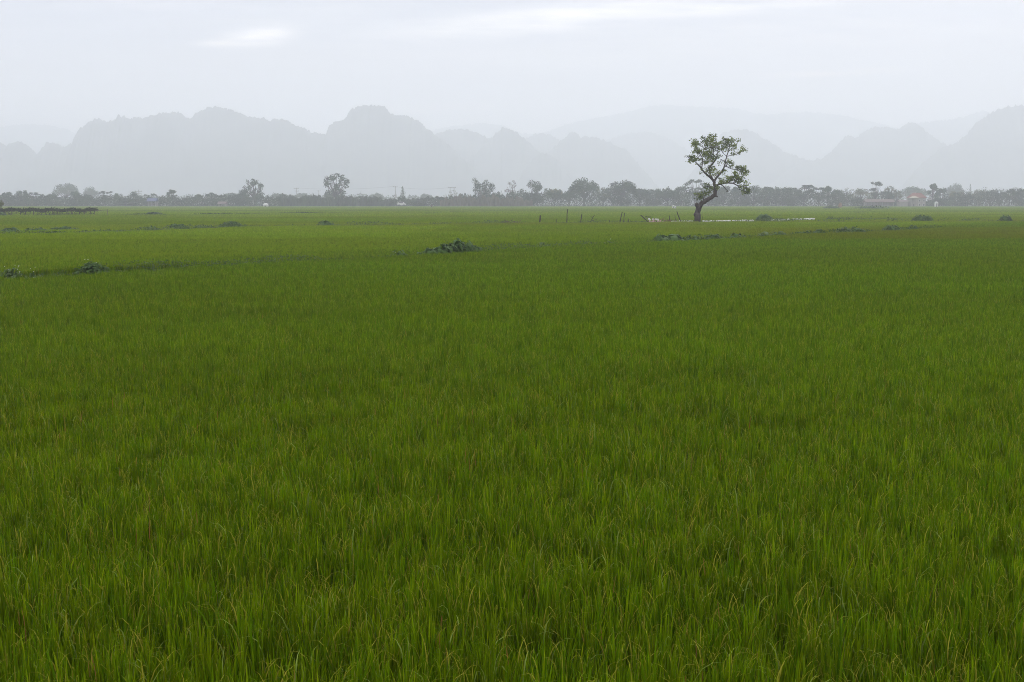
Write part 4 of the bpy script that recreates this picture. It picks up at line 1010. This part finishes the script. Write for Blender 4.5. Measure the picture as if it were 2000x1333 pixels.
tops = [upole(271,371,600,'pole with cross shaped top among the trees at left','X'),
        upole(579,368,700,'double armed pole between the tall dark tree and the airy tall tree','TT'),
        upole(622.5,373,760,'short hazy pole just left of the airy tall tree','T'),
        upole(772,365,640,'tall bare pole right of the airy tall tree','T'),
        upole(883,366,612,'twin legged pole with crossbars left of the fan shaped tree','H')]
def wire(a, b, dz, label):
    mb = MB(); pts_ = []
    for k in range(13):
        t = k/12; pts_.append((a[0]+(b[0]-a[0])*t, a[1]+(b[1]-a[1])*t-.22, a[2]+dz+(b[2]-a[2])*t-2.2*4*t*(1-t)*.6))
    mb.tube(pts_, [.03]*13, 4); o = mb.build('power_line', M['dark']); tag(o, label, 'wire')
wire(tops[1], tops[3], .2, 'thin sagging wire between the double armed pole and the tall bare pole')
wire(tops[3], tops[4], .0, 'thin sagging wire between the tall bare pole and the twin legged pole')

def dome_thing(px, topy, wpx, Y, label, m='white_wall'):
    q = P(px, topy, Y); root = empty('field_shrine', (q.x, Y, 0)); r_ = wpx*Y/F/2; tag(root, label, 'small structure')
    h0 = max(.5, q.z-r_*.9); mb = MB(); mb.box((0,0,h0/2), (r_*1.5, r_*1.5, h0)); mb.build('base', M[m], root)
    mb = MB(); mb.dome((0,0,h0), r_, r_, q.z-h0, 16, 6); mb.build('dome', M[m], root, smooth=True)
    mb = MB(); mb.box((0,-r_*.77,h0*.6), (r_*.5, .06, h0*.7)); mb.build('opening', M['dark'], root)
dome_thing(1829, 394, 7.0, 560, 'bright white domed structure at the field edge right of the house')
dome_thing(519, 397, 11, 580, 'low wide white dome at the foot of the tall dark tree')
dome_thing(1315, 401.2, 4.5, 430, 'small white domed marker in the far rice left of the lone tree')
dome_thing(1319, 403.3, 3.5, 380, 'smaller white marker just right of the small white domed marker')
dome_thing(843, 400.5, 3.0, 470, 'tiny reddish marker in the far rice below the twin legged pole', 'brown')
def mound():
    q = P(1641, 396.3, 470); root = empty('straw_mound', (q.x, 470, 0)); tag(root, 'round brown straw mound at the far field edge', 'straw mound')
    mb = MB(); rnd = random.Random(1); mb.dome((0,0,0), 1.05, 1.0, q.z, 16, 7, .07, rnd); mb.build('straw', M['straw'], root, smooth=True)
    mb = MB(); mb.tube([(0,0,q.z-.3),(0.05,0,q.z+.35)], [.05,.04], 6); mb.build('stake', M['wood'], root)
mound()
def van():
    q = P(788, 393.5, 600); root = empty('parked_van', (q.x, 590, 0)); tag(root, 'white vehicle half hidden in the undergrowth below the slim cone shaped tree', 'vehicle')
    s = [(-2.3,0.4),(2.2,0.4),(2.3,1.1),(1.7,1.3),(1.1,2.1),(-2.1,2.15),(-2.35,1.2)]; mb = MB()
    n = len(s); mb.add([(x,-.85,z+1.3) for x,z in s]+[(x,.85,z+1.3) for x,z in s], [tuple(range(n)), tuple(range(2*n-1,n-1,-1))]+[(i,n+i,n+(i+1)%n,(i+1)%n) for i in range(n)])
    mb.build('body', M['white_wall'], root)
    g = MB(); g.box((-.4,-.86,3.0), (2.6,.03,.5)); g.build('side_window', M['dark'], root)
    for x in (-1.4, 1.4):
        t = MB(); t.tube([(x,-.95,1.75),(x,-.7,1.75)], [.36,.36], 14); t.build('wheel', M['dark'], root)
    b = MB(); b.box((0,0,.65), (6, 3, 1.3)); b.build('raised_track', M['bank'], root)
van()

# ------------------------------------------------------------------ haze: one closed box of even, thin air round everything
def haze():
    m = bpy.data.materials.new('haze'); m.use_nodes = True; t = m.node_tree; t.nodes.clear()
    o = t.nodes.new('ShaderNodeOutputMaterial'); v = t.nodes.new('ShaderNodeVolumePrincipled')
    v.inputs['Color'].default_value = (.905,.938,1.0,1); v.inputs['Density'].default_value = 6.6e-4; v.inputs['Anisotropy'].default_value = .3
    t.links.new(v.outputs[0], o.inputs['Volume'])
    mb = MB(); mb.box((0, 2900, 247), (7600, 6000, 496))
    ob = mb.build('haze', m); tag(ob, 'thin pale haze filling the whole valley', 'haze', kind='stuff')
haze()
